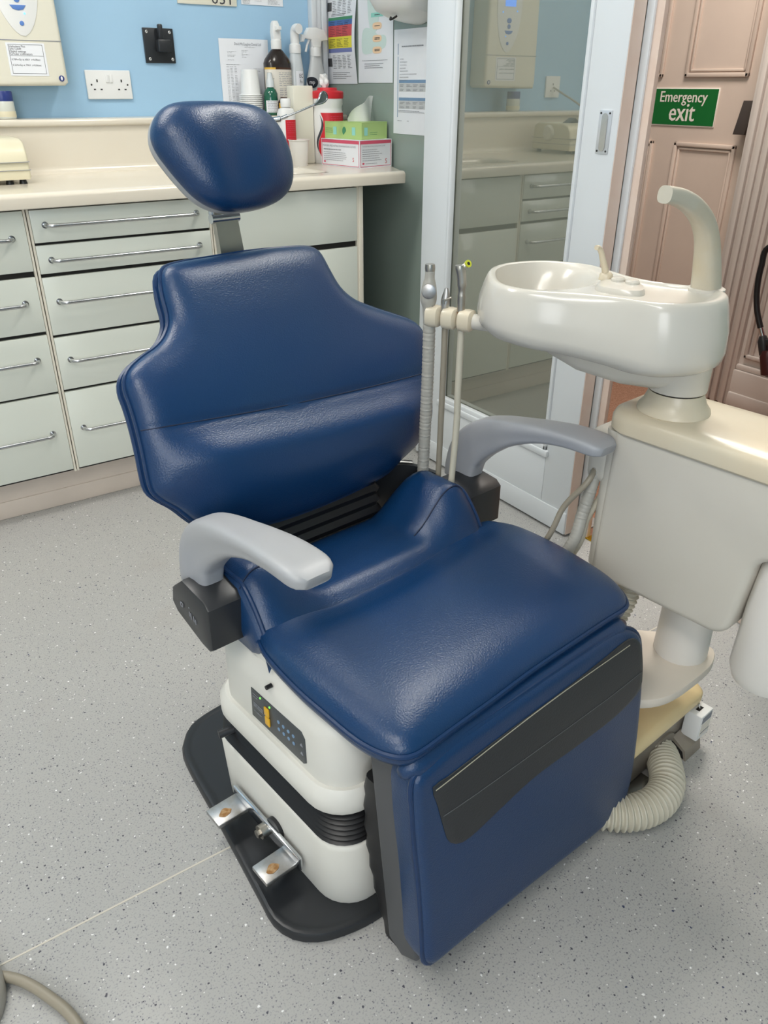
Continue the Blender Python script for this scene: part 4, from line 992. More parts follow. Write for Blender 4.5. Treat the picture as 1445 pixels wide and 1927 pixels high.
m = MB(); m.tube(spline([(-1.44, -0.3, 0.95), (-1.5, -0.28, 0.92), (-1.49, -0.24, 0.98), (-1.42, -0.215, 1.06), (-1.37, -0.12, 1.12), (-1.36, BW-0.01, 1.14)], 40), 0.004, 8); m.build('mains_cable', M['hosegrey'], mc)

# ================================================================== DENTAL CHAIR
PHI = math.radians(6.8)
CO = Vector((-1.005, -2.0, 0))
EU = Vector((math.cos(PHI), math.sin(PHI), 0)); EV = Vector((math.sin(PHI), -math.cos(PHI), 0)); EZ = Vector((0, 0, 1))
def LW(u, v, z): return CO+EU*u+EV*v+EZ*z           # chair frame: u across, v towards the feet, z up
def toL(p): d = p-CO; return Vector((d.dot(EU), d.dot(EV), d.z))
def cU(px, py, u): return toL(hit(px, py, LW(u, 0, 0), EU))
def cV(px, py, v): return toL(hit(px, py, LW(0, v, 0), EV))
def cZ(px, py, z): return toL(onZ(px, py, z))
ch = thing('dental_chair', 'blue leather dental chair with grey armrests on a black floor plate', 'chair', CO, PHI)

# floor plate
pl_l = [(-0.02, -0.30), (-0.145, -0.301), (-0.223, -0.29), (-0.262, -0.255), (-0.282, -0.21), (-0.308, -0.034), (-0.333, 0.125), (-0.339, 0.168), (-0.330, 0.205), (-0.305, 0.234), (-0.265, 0.254), (-0.198, 0.268), (-0.02, 0.275)]
pl = pl_l+[(-0.04-a, b) for a, b in pl_l[-2:0:-1]]
pls = spline(pl, 110, True)
cc = Vector((-0.02, -0.01, 0))
m = MB()
def ring(sc_, z, off=0): return [LW(*(cc+(p-cc)*(1-off/max((p-cc).length, 1e-3))).xy, z) for p in pls]
m.loft([ring(1, 0.0, 0.004), ring(1, 0.002, 0.0), ring(1, 0.012, 0.0), ring(1, 0.017, 0.003), ring(1, 0.0185, 0.008), ring(1, 0.0165, 0.014), ring(1, 0.016, 0.02), ring(1, 0.016, 0.12)], True)
m.build('floor_plate', M['blackplastic'], ch)

def rr_ring(u0, u1, v0, v1, r, z, n=7): return [LW(a, b, z) for a, b in rrect(u0, u1, v0, v1, r, n)]
# lower housing
def housing(name, stack, mt, parent=ch, **k):
    m = MB(); m.loft([rr_ring(*s) for s in stack]); return m.build(name, mt, parent, **k)
housing('lower_housing', [(-0.255, 0.215, -0.125, 0.237, 0.06, 0.016), (-0.257, 0.217, -0.127, 0.239, 0.06, 0.022), (-0.262, 0.222, -0.132, 0.242, 0.06, 0.143), (-0.260, 0.220, -0.130, 0.240, 0.06, 0.150), (-0.254, 0.214, -0.124, 0.234, 0.052, 0.153), (-0.20, 0.16, -0.08, 0.18, 0.04, 0.153)], M['cream'])
# bellows
st = []
for k in range(33):
    z = 0.150+k*0.0024; e = (0.0, 0.0045, 0.0065, 0.0045)[k % 4]; q = 0.006*(k/32)
    st.append((-0.253-e+q, 0.213+e-q, -0.120-e+q, 0.231+e-q, 0.054, z))
st += [(-0.236, 0.196, -0.10, 0.212, 0.045, 0.232)]
housing('bellows', st, M['rubber'], angle=35)
# bulging black band tucked above the bellows
m = MB(); m.box(LW(-0.10, 0, 0), LW(-0.09, 0.001, 0.01)) if False else None
m = MB(); m.tube([LW(-0.25, -0.055, 0.190), LW(-0.278, -0.062, 0.188)], 0.0075, 12); m.build('release_knob', M['blackplastic'], ch)
# tray and upper housing
housing('middle_housing', [(-0.250, 0.210, -0.08, 0.226, 0.06, 0.222), (-0.266, 0.226, -0.10, 0.240, 0.062, 0.224), (-0.270, 0.230, -0.104, 0.244, 0.062, 0.232), (-0.270, 0.230, -0.104, 0.244, 0.062, 0.258), (-0.262, 0.222, -0.096, 0.238, 0.058, 0.270), (-0.2, 0.18, -0.05, 0.2, 0.05, 0.270)], M['cream'])
uh = housing('upper_housing', [(-0.254, 0.214, -0.085, 0.230, 0.05, 0.262), (-0.256, 0.216, -0.087, 0.232, 0.052, 0.268), (-0.256, 0.216, -0.087, 0.226, 0.052, 0.352), (-0.253, 0.214, -0.084, 0.220, 0.05, 0.366), (-0.244, 0.20, -0.076, 0.208, 0.045, 0.377), (-0.238, 0.196, -0.070, 0.20, 0.04, 0.382), (-0.236, 0.195, -0.068, 0.198, 0.04, 0.404)], M['cream'])
# control panel on the upper housing
UP = -0.2563
fu = lambda a, b, h: LW(UP-h, a, b)
m = MB(); m.prism([(0.022, 0.279), (0.158, 0.281), (0.164, 0.286), (0.163, 0.331), (0.155, 0.340), (0.025, 0.336)], -0.004, 0.0012, fu, 0.0005)
cp = m.build('control_panel', M['panel'], uh)
m = MB()
for a, b, c, d in ((0.062, 0.309, 0.0745, 0.325), (0.0625, 0.291, 0.075, 0.307)): m.box((a, b, 0.001), (c, d, 0.004), 0.0015, frame=lambda q: fu(q.x, q.y, q.z))
m.build('yellow_button', M['button'], uh)
m = MB()
for i in range(4):
    for j in range(2): 
        a = 0.098+i*0.0125; b = 0.318-j*0.014
        m.prism([(a+0.003*math.cos(k*PI/6), b+0.003*math.sin(k*PI/6)) for k in range(12)], 0.001, 0.002, fu)
m.build('white_button', M['inkblue'], uh)
m = MB()
for a, b in ((0.051, 0.332), (0.076, 0.331)): m.prism([(a+0.0017*math.cos(k*PI/5), b+0.0017*math.sin(k*PI/5)) for k in range(10)], 0.001, 0.0022, fu)
m.build('lit_indicator', M['led'], uh)
m = MB()
lines(m, lambda a, b, h: fu(a, b, 0.0014+h), 0.03, 0.046, 0.328, 2, 0.005, 0.001); lines(m, lambda a, b, h: fu(a, b, 0.0014+h), 0.03, 0.056, 0.31, 3, 0.003, 0.0012, 0.1); lines(m, lambda a, b, h: fu(a, b, 0.0014+h), 0.03, 0.056, 0.294, 1, 0.003, 0.001)
for q in (0.313, 0.297): m.prism([(0.152, q), (0.158, q), (0.158, q+0.0015), (0.155, q+0.006), (0.152, q+0.0015)], 0.0012, 0.0018, fu)
m.build('panel_marking', M['inkgrey'], uh)
m = MB(); m.cyl(LW(UP+0.004, 0.078, 0.372), LW(UP-0.006, 0.078, 0.372), 0.0035, 10); m.build('stud', M['rubber'], uh)
# floor pedal: rail with two treads
pdl = MB(); pdl.box((-0.272, -0.046, 0.050), (-0.265, 0.150, 0.078), 0.002, frame=lambda q: LW(*q))
pd_o = pdl.build('pedal_rail', M['chrome'], ch)
for v0, v1 in ((-0.043, 0.0), (0.1, 0.142)):
    m = MB(); m.box((-0.328, v0, 0.053), (-0.266, v1, 0.0615), 0.002, frame=lambda q: LW(*q))
    tr_ = m.build('pedal_tread', M['alu'], pd_o)
    c_ = ((-0.305), (v0+v1)/2+0.004)
    m = MB(); m.prism([(c_[0]+0.011*math.cos(i*PI/9)*(1+0.12*math.sin(i*1.3+v0*90)), c_[1]+0.008*math.sin(i*PI/9)*(1+0.15*math.cos(i*0.9))) for i in range(18)], 0.0605, 0.0624, LW); lab(m.build('rust_patch', M['rust'], tr_), 'brown rust patch')
m = MB(); m.cyl(LW(-0.255, 0.055, 0.062), LW(-0.284, 0.055, 0.062), 0.012, 18); m.cyl(LW(-0.284, 0.055, 0.062), LW(-0.290, 0.055, 0.062), 0.007, 6); m.build('pivot_bolt', M['steel'], pd_o)
m = MB(); m.cyl(LW(-0.252, 0.07, 0.07), LW(-0.266, 0.07, 0.07), 0.02, 20); m.build('pivot_boot', M['rubber'], pd_o)

# --- seat: front pad
SZ = 0.432
sf_px = [(490, 1196), (492, 1218), (510, 1245), (560, 1298), (610, 1342), (665, 1388), (705, 1412), (740, 1424), (765, 1425), (792, 1414), (850, 1372), (925, 1318), (1000, 1262), (1080, 1208), (1140, 1168), (1172, 1148), (1179, 1136), (1168, 1115), (1140, 1090), (1085, 1055), (1040, 1030), (980, 1002), (940, 992), (905, 990), (870, 1010), (820, 1048), (760, 1085), (700, 1115), (630, 1148), (560, 1166), (520, 1172)]
sf = [tuple(cZ(x, y, SZ).xy) for x, y in sf_px]
cen = (sum(p[0] for p in sf)/len(sf), sum(p[1] for p in sf)/len(sf))
def h_seat(p, d):
    x = min(d/0.075, 1)
    return 0.034*math.sqrt(1-(1-x)**2) + 0.010*smooth01(d/0.16) - 0.012*smooth01((0.10-(p.y-0.05))/0.12)*smooth01(d/0.05)
m, ol = cushion(sf, lambda a, b, d: LW(a, b, SZ+d), h_seat, 0.02, c=cen, n=170, shrink=0.93)
seat = m.build('seat_cushion', M['leather'], ch, angle=70)
m = MB(); m.ctube([LW(p.x, p.y, SZ) for p in ol], 0.0042, 8); m.build('seat_piping', M['piping'], seat)
# seat underside pan: blue skirt under the piping then dark
def scaled(ol, c, off, z): return [LW(*(Vector((c[0], c[1], 0))+(p-Vector((c[0], c[1], 0)))*(1-off/max((p-Vector((c[0], c[1], 0))).length, 0.01))).xy, z) for p in ol]
m = MB(); m.loft([scaled(ol, cen, 0.006, SZ-0.002), scaled(ol, cen, 0.012, SZ-0.010), scaled(ol, cen, 0.018, SZ-0.030), scaled(ol, cen, 0.035, SZ-0.044), scaled(ol, cen, 0.08, SZ-0.054)]); m.build('seat_skirt', M['leather'], seat, angle=70)
# rear pad with raised bolsters
UC, UH_ = -0.012, 0.238
def rear_z(u, v):
    x = abs(u-UC)/UH_
    bol = smooth01((x-0.42)/0.40)*smooth01((0.075-v)/0.085)
    z = SZ+0.026+0.068*bol - 0.022*smooth01((v-0.03)/0.05)
    z -= 0.032*max(0, (x-0.84)/0.16)**2.2               # rounded outer edge
    if v < -0.07: z -= (0.02+0.03*bol)*min(1, (-0.07-v)/0.05)**2
    return z
m = MB(); rows = []
for i in range(41):
    s_ = -1+2*i/40; u = UC+UH_*math.sin(s_*PI/2*0.999)*1.0
    row = []
    x = abs(u-UC)/UH_
    vb = -0.118+0.03*smooth01((x-0.75)/0.25); vf = 0.090-0.020*x
    for j in range(25):
        v = vb+(vf-vb)*j/24; row.append(LW(u, v, rear_z(u, v) if 0 < j < 24 else rear_z(u, v)-0.02))
    rows.append(row)
# skirts at both sides and underside
def drop(row, z, du): return [LW(*(toL(p)+Vector((du, 0, 0))).xy, z+max(0, k-17)*0.0065*(1 if z < SZ-0.01 else 0)) for k, p in enumerate(row)]
rows = [drop(rows[0], SZ-0.05, 0.02), drop(rows[0], SZ-0.035, 0.002), drop(rows[0], SZ+0.0, -0.004)]+rows+[drop(rows[-1], SZ, 0.004), drop(rows[-1], SZ-0.035, -0.002), drop(rows[-1], SZ-0.05, -0.02)]
bot = [[p.copy() for p in rows[0]], [p.copy() for p in rows[-1]]]
m.grid(rows); m.grid(bot)
rear = m.build('seat_rear_cushion', M['leather'], ch, angle=75)
m = MB()
for s_ in (-1, 1):
    pts = []
    for j in range(14):
        v = -0.06+0.125*j/13; u = UC+s_*UH_*0.965; pts.append(LW(u, v, rear_z(u, v)+0.0))
    m = MB(); m.tube(spline(pts, 30), 0.004, 8); m.build('bolster_piping', M['piping'], rear)
m = MB(); 
for s_ in (-1, 1):
    pts = [LW(UC+s_*UH_*x, 0.0+0.01*(1-x), rear_z(UC+s_*UH_*x, 0.0+0.01*(1-x))+0.0003) for x in (0.45, 0.55, 0.65, 0.75, 0.84, 0.90, 0.95, 0.985)]
    m = MB(); m.tube(spline(pts, 20), 0.0012, 6); m.build('bolster_seam', M['seam'], rear)

# --- knee roll joining the seat and the leg rest
m = MB(); rg = []
for i in range(26):
    t = i/25; u = -0.243+0.468*t; k = min(1, 0.5+4*math.sin(PI*t))if 0 < t < 1 else 0.4
    rg.append([LW(u, 0.347+0.017*k*math.cos(a), 0.404+0.018*k*math.sin(a)) for a in [2*PI*j/18 for j in range(18)]])
m.loft(rg); m.build('knee_roll', M['leather'], ch, angle=70)

# --- leg rest
def leg_v(z): return 0.405-0.040*(z-0.05)/0.36
LN = Vector((0, 1, 0.111)).normalized(); LO = Vector((0, leg_v(0.0), 0)); LT = Vector((0, -0.111, 1)).normalized()
def cLeg(px, py):
    nW = EV*LN.y+EZ*LN.z; p = toL(hit(px, py, LW(*LO), nW)); return (p.x, (p-LO).dot(LT))
def PLeg(a, b, d): q = LO+LT*b+LN*d; return LW(a, q.y, q.z)
lg_px = [(781, 1510), (782, 1482), (790, 1462), (812, 1442), (850, 1408), (950, 1338), (1050, 1268), (1120, 1221), (1168, 1190), (1190, 1186), (1207, 1198), (1212, 1230), (1210, 1300), (1200, 1400), (1188, 1475), (1168, 1525), (1120, 1573), (1000, 1668), (900, 1750), (855, 1787), (828, 1810), (812, 1819), (802, 1808), (799, 1750), (793, 1660), (785, 1580)]
lg = [cLeg(*p) for p in lg_px]
lc = (sum(p[0] for p in lg)/len(lg), sum(p[1] for p in lg)/len(lg))
h_leg = lambda p, d: dome(d, 0.014, 0.010)+0.004*smooth01(d/0.1)
m, ol2 = cushion(lg, lambda a, b, d: PLeg(a, b, d-0.008), h_leg, 0.040, c=lc, n=170, shrink=0.985)
leg = m.build('leg_rest_cushion', M['leather'], ch, angle=70)
m = MB(); m.ctube([PLeg(p.x, p.y, -0.008) for p in ol2], 0.0040, 8); m.build('leg_rest_piping', M['piping'], leg)
pp = [cLeg(*p) for p in [(811, 1480), (840, 1458), (930, 1390), (1050, 1302), (1130, 1240), (1172, 1206), (1190, 1200), (1203, 1212), (1207, 1240), (1207, 1268), (1198, 1300), (1150, 1345), (1080, 1398), (1000, 1456), (930, 1520), (880, 1568), (858, 1583), (840, 1580), (832, 1560), (820, 1515)]]
po = spline(pp, 90, True); pcx = Vector((sum(p.x for p in po)/90, sum(p.y for p in po)/90, 0)); ol2d = ol2[::2]
def patchring(t, e): 
    r_ = []
    for p in po:
        q = pcx+(p-pcx)*t; r_.append(PLeg(q.x, q.y, h_leg(q, pdist(q, ol2d))-0.008+e))
    return r_
m = MB(); m.loft([patchring(1.0, -0.002), patchring(1.0, 0.0012)]+[patchring(t, 0.0022) for t in (0.985, 0.94, 0.88, 0.8, 0.68, 0.55, 0.4, 0.25, 0.1)])
patch = m.build('black_kick_pad', M['blackvinyl'], leg, angle=60)
a_, b_ = cLeg(828, 1532), cLeg(1203, 1262)
m = MB(); seamp = [(a_[0]+(b_[0]-a_[0])*t, a_[1]+(b_[1]-a_[1])*t) for t in [i/20 for i in range(21)]]
m.tube([PLeg(x, y, h_leg(Vector((x, y, 0)), pdist(Vector((x, y, 0)), ol2d))-0.0055) for x, y in seamp], 0.0006, 6); m.build('pad_seam', M['stitch'], patch)
a_, b_ = cLeg(815, 1484), cLeg(1180, 1212); m = MB(); seamp = [(a_[0]+(b_[0]-a_[0])*t, a_[1]+(b_[1]-a_[1])*t+0.006*math.sin(PI*t)) for t in [i/24 for i in range(25)]]
m.tube([PLeg(x, y, h_leg(Vector((x, y, 0)), pdist(Vector((x, y, 0)), ol2d))-0.0057) for x, y in seamp], 0.0008, 6); lab(m.build('pad_edge', M['fold'], patch), 'pale worn fold along the top of the black pad')
# leg rest shell
m = MB(); m.prism([(leg_v(0.39)-0.04, 0.392), (leg_v(0.06)-0.03, 0.045), (0.345, 0.025), (0.315, 0.04), (0.272, 0.392)], -0.232, 0.205, lambda a, b, h: LW(h, a, b), 0.006, 3)
m.build('leg_rest_shell', M['darkgrey'], ch)
m = MB(); rg = []
for i in range(16):
    t = i/15; z = 0.31-0.29*t; v = 0.262+0.045*t**1.6-0.012*math.sin(PI*t); e = 0.003 if i % 2 else 0
    rg.append([LW(u, vv, z) for u, vv in rrect(-0.222-e, 0.19+e, v-0.012, v+0.045, 0.01, 3)])
m.loft(rg); m.build('leg_rest_bellows', M['rubber'], ch)

# --- backrest
BPHI, BROLL, BX = 0.1, math.radians(-4.33), -1.0366
BA = Vector((math.cos(BPHI)*math.cos(BROLL), math.sin(BPHI)*math.cos(BROLL), math.sin(BROLL)))
BF = Vector((math.sin(BPHI), -math.cos(BPHI), 0)); BU = BA.cross(BF); BU = BU if BU.z > 0 else -BU; BF = (BF-BA*BF.dot(BA)).normalized()
BO = Vector((BX, -2.0, 0.5))
kn = [(-0.1, -0.095), (0.0, -0.118), (0.085, -0.138), (0.2, -0.175), (0.3, -0.235), (0.4, -0.305), (0.5, -0.375), (0.62, -0.46)]
def prof_b(h):
    for i in range(len(kn)-1):
        if h <= kn[i+1][0] or i == len(kn)-2:
            def sl(j): j = min(max(j, 0), len(kn)-1); a = kn[max(j-1, 0)]; b = kn[min(j+1, len(kn)-1)]; return (b[1]-a[1])/(b[0]-a[0])
            d = kn[i+1][0]-kn[i][0]; t = (h-kn[i][0])/d
            h00 = 2*t**3-3*t*t+1; h10 = t**3-2*t*t+t; h01 = -2*t**3+3*t*t; h11 = t**3-t*t
            return h00*kn[i][1]+h10*d*sl(i)+h01*kn[i+1][1]+h11*d*sl(i+1)
def PB(a, h, d):
    s_ = (prof_b(h+0.002)-prof_b(h-0.002))/0.004; n = (BF-BU*s_).normalized()
    return BO+BA*a+BU*h+BF*prof_b(h)+n*d
def cB(px, py):
    v = ray(px, py); 
    def g(l): p = CAM+v*l-BO; return p.dot(BF)-prof_b(min(max(p.dot(BU), -0.1), 0.6))
    lo, hi = 0.5, 3.0
    for _ in range(50):
        mi = (lo+hi)/2
        if g(mi) > 0: lo = mi
        else: hi = mi
    p = CAM+v*lo-BO; return (p.dot(BA), p.dot(BU))
bk_px = [(303, 530), (304, 511), (314, 501), (345, 493), (400, 484), (470, 473), (530, 467), (570, 465), (590, 469), (604, 484), (620, 514), (638, 543), (665, 565), (705, 581), (745, 594), (772, 604), (789, 620), (797, 642), (802, 685), (808, 735), (809, 778), (803, 802), (785, 832), (755, 862), (732, 886), (693, 910), (640, 936), (574, 963), (519, 981), (470, 990), (430, 994), (395, 996), (365, 980), (335, 957), (305, 940), (288, 925), (280, 900), (270, 850), (258, 800), (246, 760), (237, 735), (236, 712), (246, 692), (268, 672), (292, 655), (308, 636), (317, 612), (316, 590), (308, 560)]
bk = [cB(*p) for p in bk_px]
sL, sR = cB(262, 811), cB(805, 700)
def seam_h(a): t = (a-sL[0])/(sR[0]-sL[0]); return sL[1]+(sR[1]-sL[1])*t - 0.006*math.sin(PI*min(max(t, 0), 1))
def h_back(p, d):
    x = min(d/0.04, 1); z = 0.024*math.sqrt(max(0, 1-(1-x)**2))
    dh = seam_h(p.x)-p.y
    z += 0.005*smooth01(d/0.12)
    if dh > 0: z += 0.030*smooth01(dh/0.055)*smooth01(d/0.085)
    z -= 0.0035*math.exp(-(dh/0.006)**2)*(1 if d > 0.002 else 0)
    return z
def back_resample(): return bk
TS_save = TS
TS = [1.0, 0.992, 0.98, 0.962, 0.94, 0.915, 0.89, 0.86, 0.83, 0.8, 0.765, 0.73, 0.69, 0.65, 0.61, 0.57, 0.53, 0.49, 0.45, 0.41, 0.37, 0.33, 0.29, 0.25, 0.21, 0.17, 0.13, 0.09, 0.05, 0.02]
bc = (0.0+sum(p[0] for p in bk)/len(bk), (max(p[1] for p in bk)+min(p[1] for p in bk))/2-0.01)
m, ol3 = cushion(bk, PB, h_back, 0.03, c=bc, n=220, shrink=0.965)
TS = TS_save
back = m.build('backrest', M['leather'], ch, angle=75)
m = MB(); m.ctube([PB(p.x, p.y, -0.002) for p in ol3], 0.0042, 8); m.build('backrest_piping', M['piping'], back)
m = MB(); m.ctube([PB(bc[0]+(p.x-bc[0])*1.004, bc[1]+(p.y-bc[1])*1.004, -0.022) for p in ol3], 0.005, 8); m.build('backrest_rear_piping', M['piping'], back)
ol3d = ol3[::3]
pts = []
for i in range(61):
    t = i/60; a = sL[0]+(sR[0]-sL[0])*t; q = Vector((a, seam_h(a), 0)); pts.append(PB(a, q.y, h_back(q, pdist(q, ol3d))+0.0003))
m = MB(); m.tube(pts, 0.0010, 6); m.build('backrest_seam', M['seam'], back)
# rear shell of the backrest
m = MB(); rgs = []
for s_, d in ((0.93, -0.028), (0.93, -0.045), (0.88, -0.055), (0.5, -0.06)): rgs.append([PB(bc[0]+(p.x-bc[0])*s_, bc[1]+(p.y-bc[1])*s_, d) for p in ol3[::2]])
m.loft(rgs); m.build('backrest_shell', M['darkgrey'], back)
# black lumbar bellows between the back and the seat
m = MB(); rg = []
for i in range(13):
    t = i/12; z = 0.405+0.12*t; e = 0.005 if i % 2 else 0
    u0, u1 = -0.135, 0.125
    rg.append([LW(u, v, z) for u, v in rrect(u0-e, u1+e, -0.165-e, -0.108+e-0.018*t, 0.015, 4)])
m.loft(rg); m.build('lumbar_bellows', M['rubber'], ch, angle=50)
m = MB()
for side, us in ((1, [0.11, 0.15, 0.19, 0.215, 0.225]), (-1, [-0.15, -0.18, -0.21, -0.225, -0.235])):
    vs_ = [-0.135, -0.15, -0.15, -0.125, -0.07]
    P = spline([(u, v, 0) for u, v in zip(us, vs_)], 20)
    for o_ in (0.0,):
        out = [LW(p.x, p.y, 0.515) for p in P]; lo = [LW(p.x, p.y, 0.42) for p in P]
        out2 = [LW(p.x-side*0.008, p.y+0.008, 0.515) for p in P]; lo2 = [LW(p.x-side*0.008, p.y+0.008, 0.42) for p in P]
        m = MB(); m.loft([[a, b, c, d] for a, b, c, d in zip(out, out2, lo2, lo)]); m.build('rear_frame_rail', M['blackplastic'], ch)
m = MB()
P = spline([(0.11, -0.139, 0), (0.15, -0.154, 0), (0.19, -0.154, 0), (0.215, -0.129, 0)], 20); m.tube([LW(p.x, p.y, 0.516) for p in P], 0.0035, 8); m.build('rail_trim', M['steel'], ch)

# --- headrest
HT = math.radians(24); HO = toL(hit(425, 295, LW(0, -0.33, 0), EV))
HY = math.radians(-4); HRl = math.radians(-6)
hx = Vector((math.cos(HRl), 0, math.sin(HRl))); hn = Vector((0, math.cos(HT), math.sin(HT))); hn = (hn-hx*hn.dot(hx)).normalized(); hu = hx.cross(hn); hu = hu if hu.z > 0 else -hu
def wv(q): return EU*q.x+EV*q.y+EZ*q.z
def cH(px, py): p = toL(hit(px, py, LW(*HO), wv(hn)))-HO; return (p.dot(hx), p.dot(hu))
def PH(a, b, d):
    bend = -0.9*a*a
    return LW(*(HO+hx*a+hu*b+hn*(d+bend)))
hr_px = [(292, 250), (293, 226), (303, 205), (320, 195), (345, 192), (400, 193), (445, 195), (478, 201), (505, 216), (530, 245), (548, 282), (555, 315), (553, 345), (540, 366), (515, 382), (475, 393), (435, 396), (402, 388), (372, 368), (345, 338), (318, 302), (301, 275)]
hr = [cH(*p) for p in hr_px]; hc = (sum(p[0] for p in hr)/len(hr), sum(p[1] for p in hr)/len(hr))
def h_head(p, d): return dome(d, 0.06, 0.04)+0.004*smooth01(d/0.08) - 0.010*math.exp(-((p.x-hc[0])/0.035)**2)*smooth01(d/0.05)
m, ol4 = cushion(hr, PH, h_head, 0.012, c=hc, n=150, shrink=0.98)
hd_ = m.build('headrest', M['leather'], ch, angle=75)
m = MB(); rgs = []
for s_, d in ((0.5, -0.036), (0.88, -0.034), (0.955, -0.028), (0.99, -0.018), (0.99, -0.008), (0.95, -0.006)): rgs.append([PH(hc[0]+(p.x-hc[0])*s_, hc[1]+(p.y-hc[1])*s_, d) for p in ol4])
m.loft(rgs); m.build('headrest_shell', M['arm'], hd_)
# headrest bar with yoke
pb0, pb1 = cV(436, 482, -0.355), cV(420, 395, -0.365)
m = MB(); dirb = (pb1-pb0).normalized()
for q0, q1, wd in ((pb0-dirb*0.1, pb1+dirb*0.01, 0.0225),):
    m.loft([[LW(*(q+Vector((s*w_, t*0.006, 0)))) for s, t in ((-1, -1), (1, -1), (1, 1), (-1, 1))] for q, w_ in ((q0, wd*1.1), (q0+(q1-q0)*0.5, wd), (q1, wd*0.92))])
m.build('headrest_bar', M['steel'], ch)
m = MB(); 
for s_ in (-1, 1): m.tube([LW(*(pb1+Vector((s_*0.022, 0.0, -0.005)))), LW(*(pb1+Vector((s_*0.022, 0.004, 0.035))))], 0.006, 10)
m.tube([LW(*(pb1+Vector((-0.026, 0.002, -0.012)))), LW(*(pb1+Vector((0.026, 0.002, -0.012))))], 0.008, 12); m.build('headrest_yoke', M['chrome'], ch)

# --- armrests on their black blocks
AC = [(-0.068, 0.489), (-0.066, 0.512), (-0.055, 0.545), (-0.024, 0.578), (0.021, 0.603), (0.068, 0.620), (0.112, 0.632), (0.160, 0.640), (0.205, 0.642), (0.232, 0.639)]
ATH = [0.034, 0.035, 0.036, 0.033, 0.026, 0.020, 0.016, 0.014, 0.013, 0.012]
AWD = [0.026, 0.026, 0.026, 0.026, 0.027, 0.028, 0.0295, 0.0315, 0.0325, 0.032]
def armrest(uc, side, label):
    C_ = spline([(a, b, 0) for a, b in AC], 44); T_ = spline([(i, t, 0) for i, t in enumerate(ATH)], 44); W_ = spline([(i, t, 0) for i, t in enumerate(AWD)], 44)
    rings = []
    k = len(C_)
    for i in range(k):
        t = (C_[min(i+1, k-1)]-C_[max(i-1, 0)]).normalized(); nn = Vector((-t.y, t.x, 0))
        if i < 3: nn = Vector((-1, 0, 0)).lerp(nn, i/3).normalized()
        th = T_[i].y; wd = W_[i].y; rg = []
        e = 1.0 if i < k-4 else (1.0, 0.97, 0.88, 0.62)[i-(k-4)]
        for j in range(48):
            a = 2*PI*j/48; c, s_ = math.cos(a), math.sin(a)
            x = math.copysign(abs(c)**0.42, c)*wd*e; y = math.copysign(abs(s_)**0.55, s_)*th*e
            if y < 0.12*th: x *= 1-0.20*min(1, (0.12*th-y)/(0.25*th))*(1-i/k)**0.7             # recessed inner flank
            q = C_[i]+nn*y
            rg.append(LW(uc+x+side*0.004*(i/k), q.x, q.y))
        rings.append(rg)
    m = MB(); m.loft(rings); ar_ = m.build('armrest', M['arm'], ch, angle=60)
    ar_['label'] = label
    return ar_
armL = armrest(-0.267, -1, 'grey armrest on the cupboard side'); armR = armrest(0.292, 1, 'grey armrest beside the basin unit')
m = MB()
bpts = [(-0.115, 0.455), (-0.075, 0.508), (0.005, 0.512), (0.02, 0.50), (0.02, 0.42), (0.005, 0.408), (-0.05, 0.408), (-0.115, 0.425)]
zz = [(-0.108, 0.448), (-0.101, 0.476), (-0.066, 0.504), (-0.004, 0.497), (0.008, 0.487), (0.008, 0.418), (-0.002, 0.410), (-0.024, 0.412), (-0.094, 0.433)]
m.prism(zz, -0.304, -0.215, lambda a, b, h: LW(h, a, b), 0.004, 2); bL = m.build('armrest_block', M['blackplastic'], armL)
m = MB()
fm = lambda a, b, h: LW(-0.3045-h, a-0.003, b+0.009)
for x0, z0, x1, z1, th in ((-0.074, 0.452, -0.066, 0.4535, 0), (-0.074, 0.445, -0.066, 0.4465, 0), (-0.074, 0.445, -0.0725, 0.4535, 0), (-0.0675, 0.445, -0.066, 0.4535, 0), (-0.048, 0.44, -0.0465, 0.448, 0), (-0.048, 0.454, -0.0465, 0.456, 0), (-0.044, 0.436, -0.0425, 0.447, 0), (-0.036, 0.436, -0.0345, 0.446, 0), (-0.031, 0.434, -0.0295, 0.443, 0)):
    m.box((x0, z0, 0), (x1, z1, 0.0006), frame=lambda q: fm(*q))
m.build('printed_symbol', M['inkgrey'], bL)
m = MB(); m.prism(zz, 0.222, 0.315, lambda a, b, h: LW(h, a, b), 0.004, 2); m.build('armrest_block', M['blackplastic'], armR)

# ================================================================== CUSPIDOR UNIT
un = thing('dental_unit', 'cream dental unit cabinet with spittoon bowl and curved spout on top', 'dental unit', LW(0.4, 0.4, 0.18), PHI)
BU0, BU1 = 0.33, 0.475
def arc(cx_, cy_, r, a0, a1, n=6): return [(cx_+r*math.cos(math.radians(a0+(a1-a0)*i/n)), cy_+r*math.sin(math.radians(a0+(a1-a0)*i/n))) for i in range(n+1)]
vb0 = 0.212
poly = arc(vb0+0.02, 0.41, 0.025, 180, 270)+arc(0.435, 0.41, 0.03, 270, 360)+[(0.468, 0.47)]+arc(0.503, 0.505, 0.035, 180, 90)[::1]+[(0.95, 0.545), (0.95, 0.660), (vb0, 0.660)]
poly = [(vb0-0.004, 0.41)]+arc(vb0+0.02, 0.409, 0.024, 200, 270)+arc(0.432, 0.418, 0.033, 270, 350)+[(0.474, 0.50)]+arc(0.505, 0.512, 0.03, 180, 90)+[(0.92, 0.545), (0.92, 0.660), (vb0+0.004, 0.660)]
m = MB(); m.prism(poly, BU0, BU1, lambda a, b, h: LW(h, a, b), 0.012, 4); m.build('cabinet_body', M['unit'], un, angle=50)
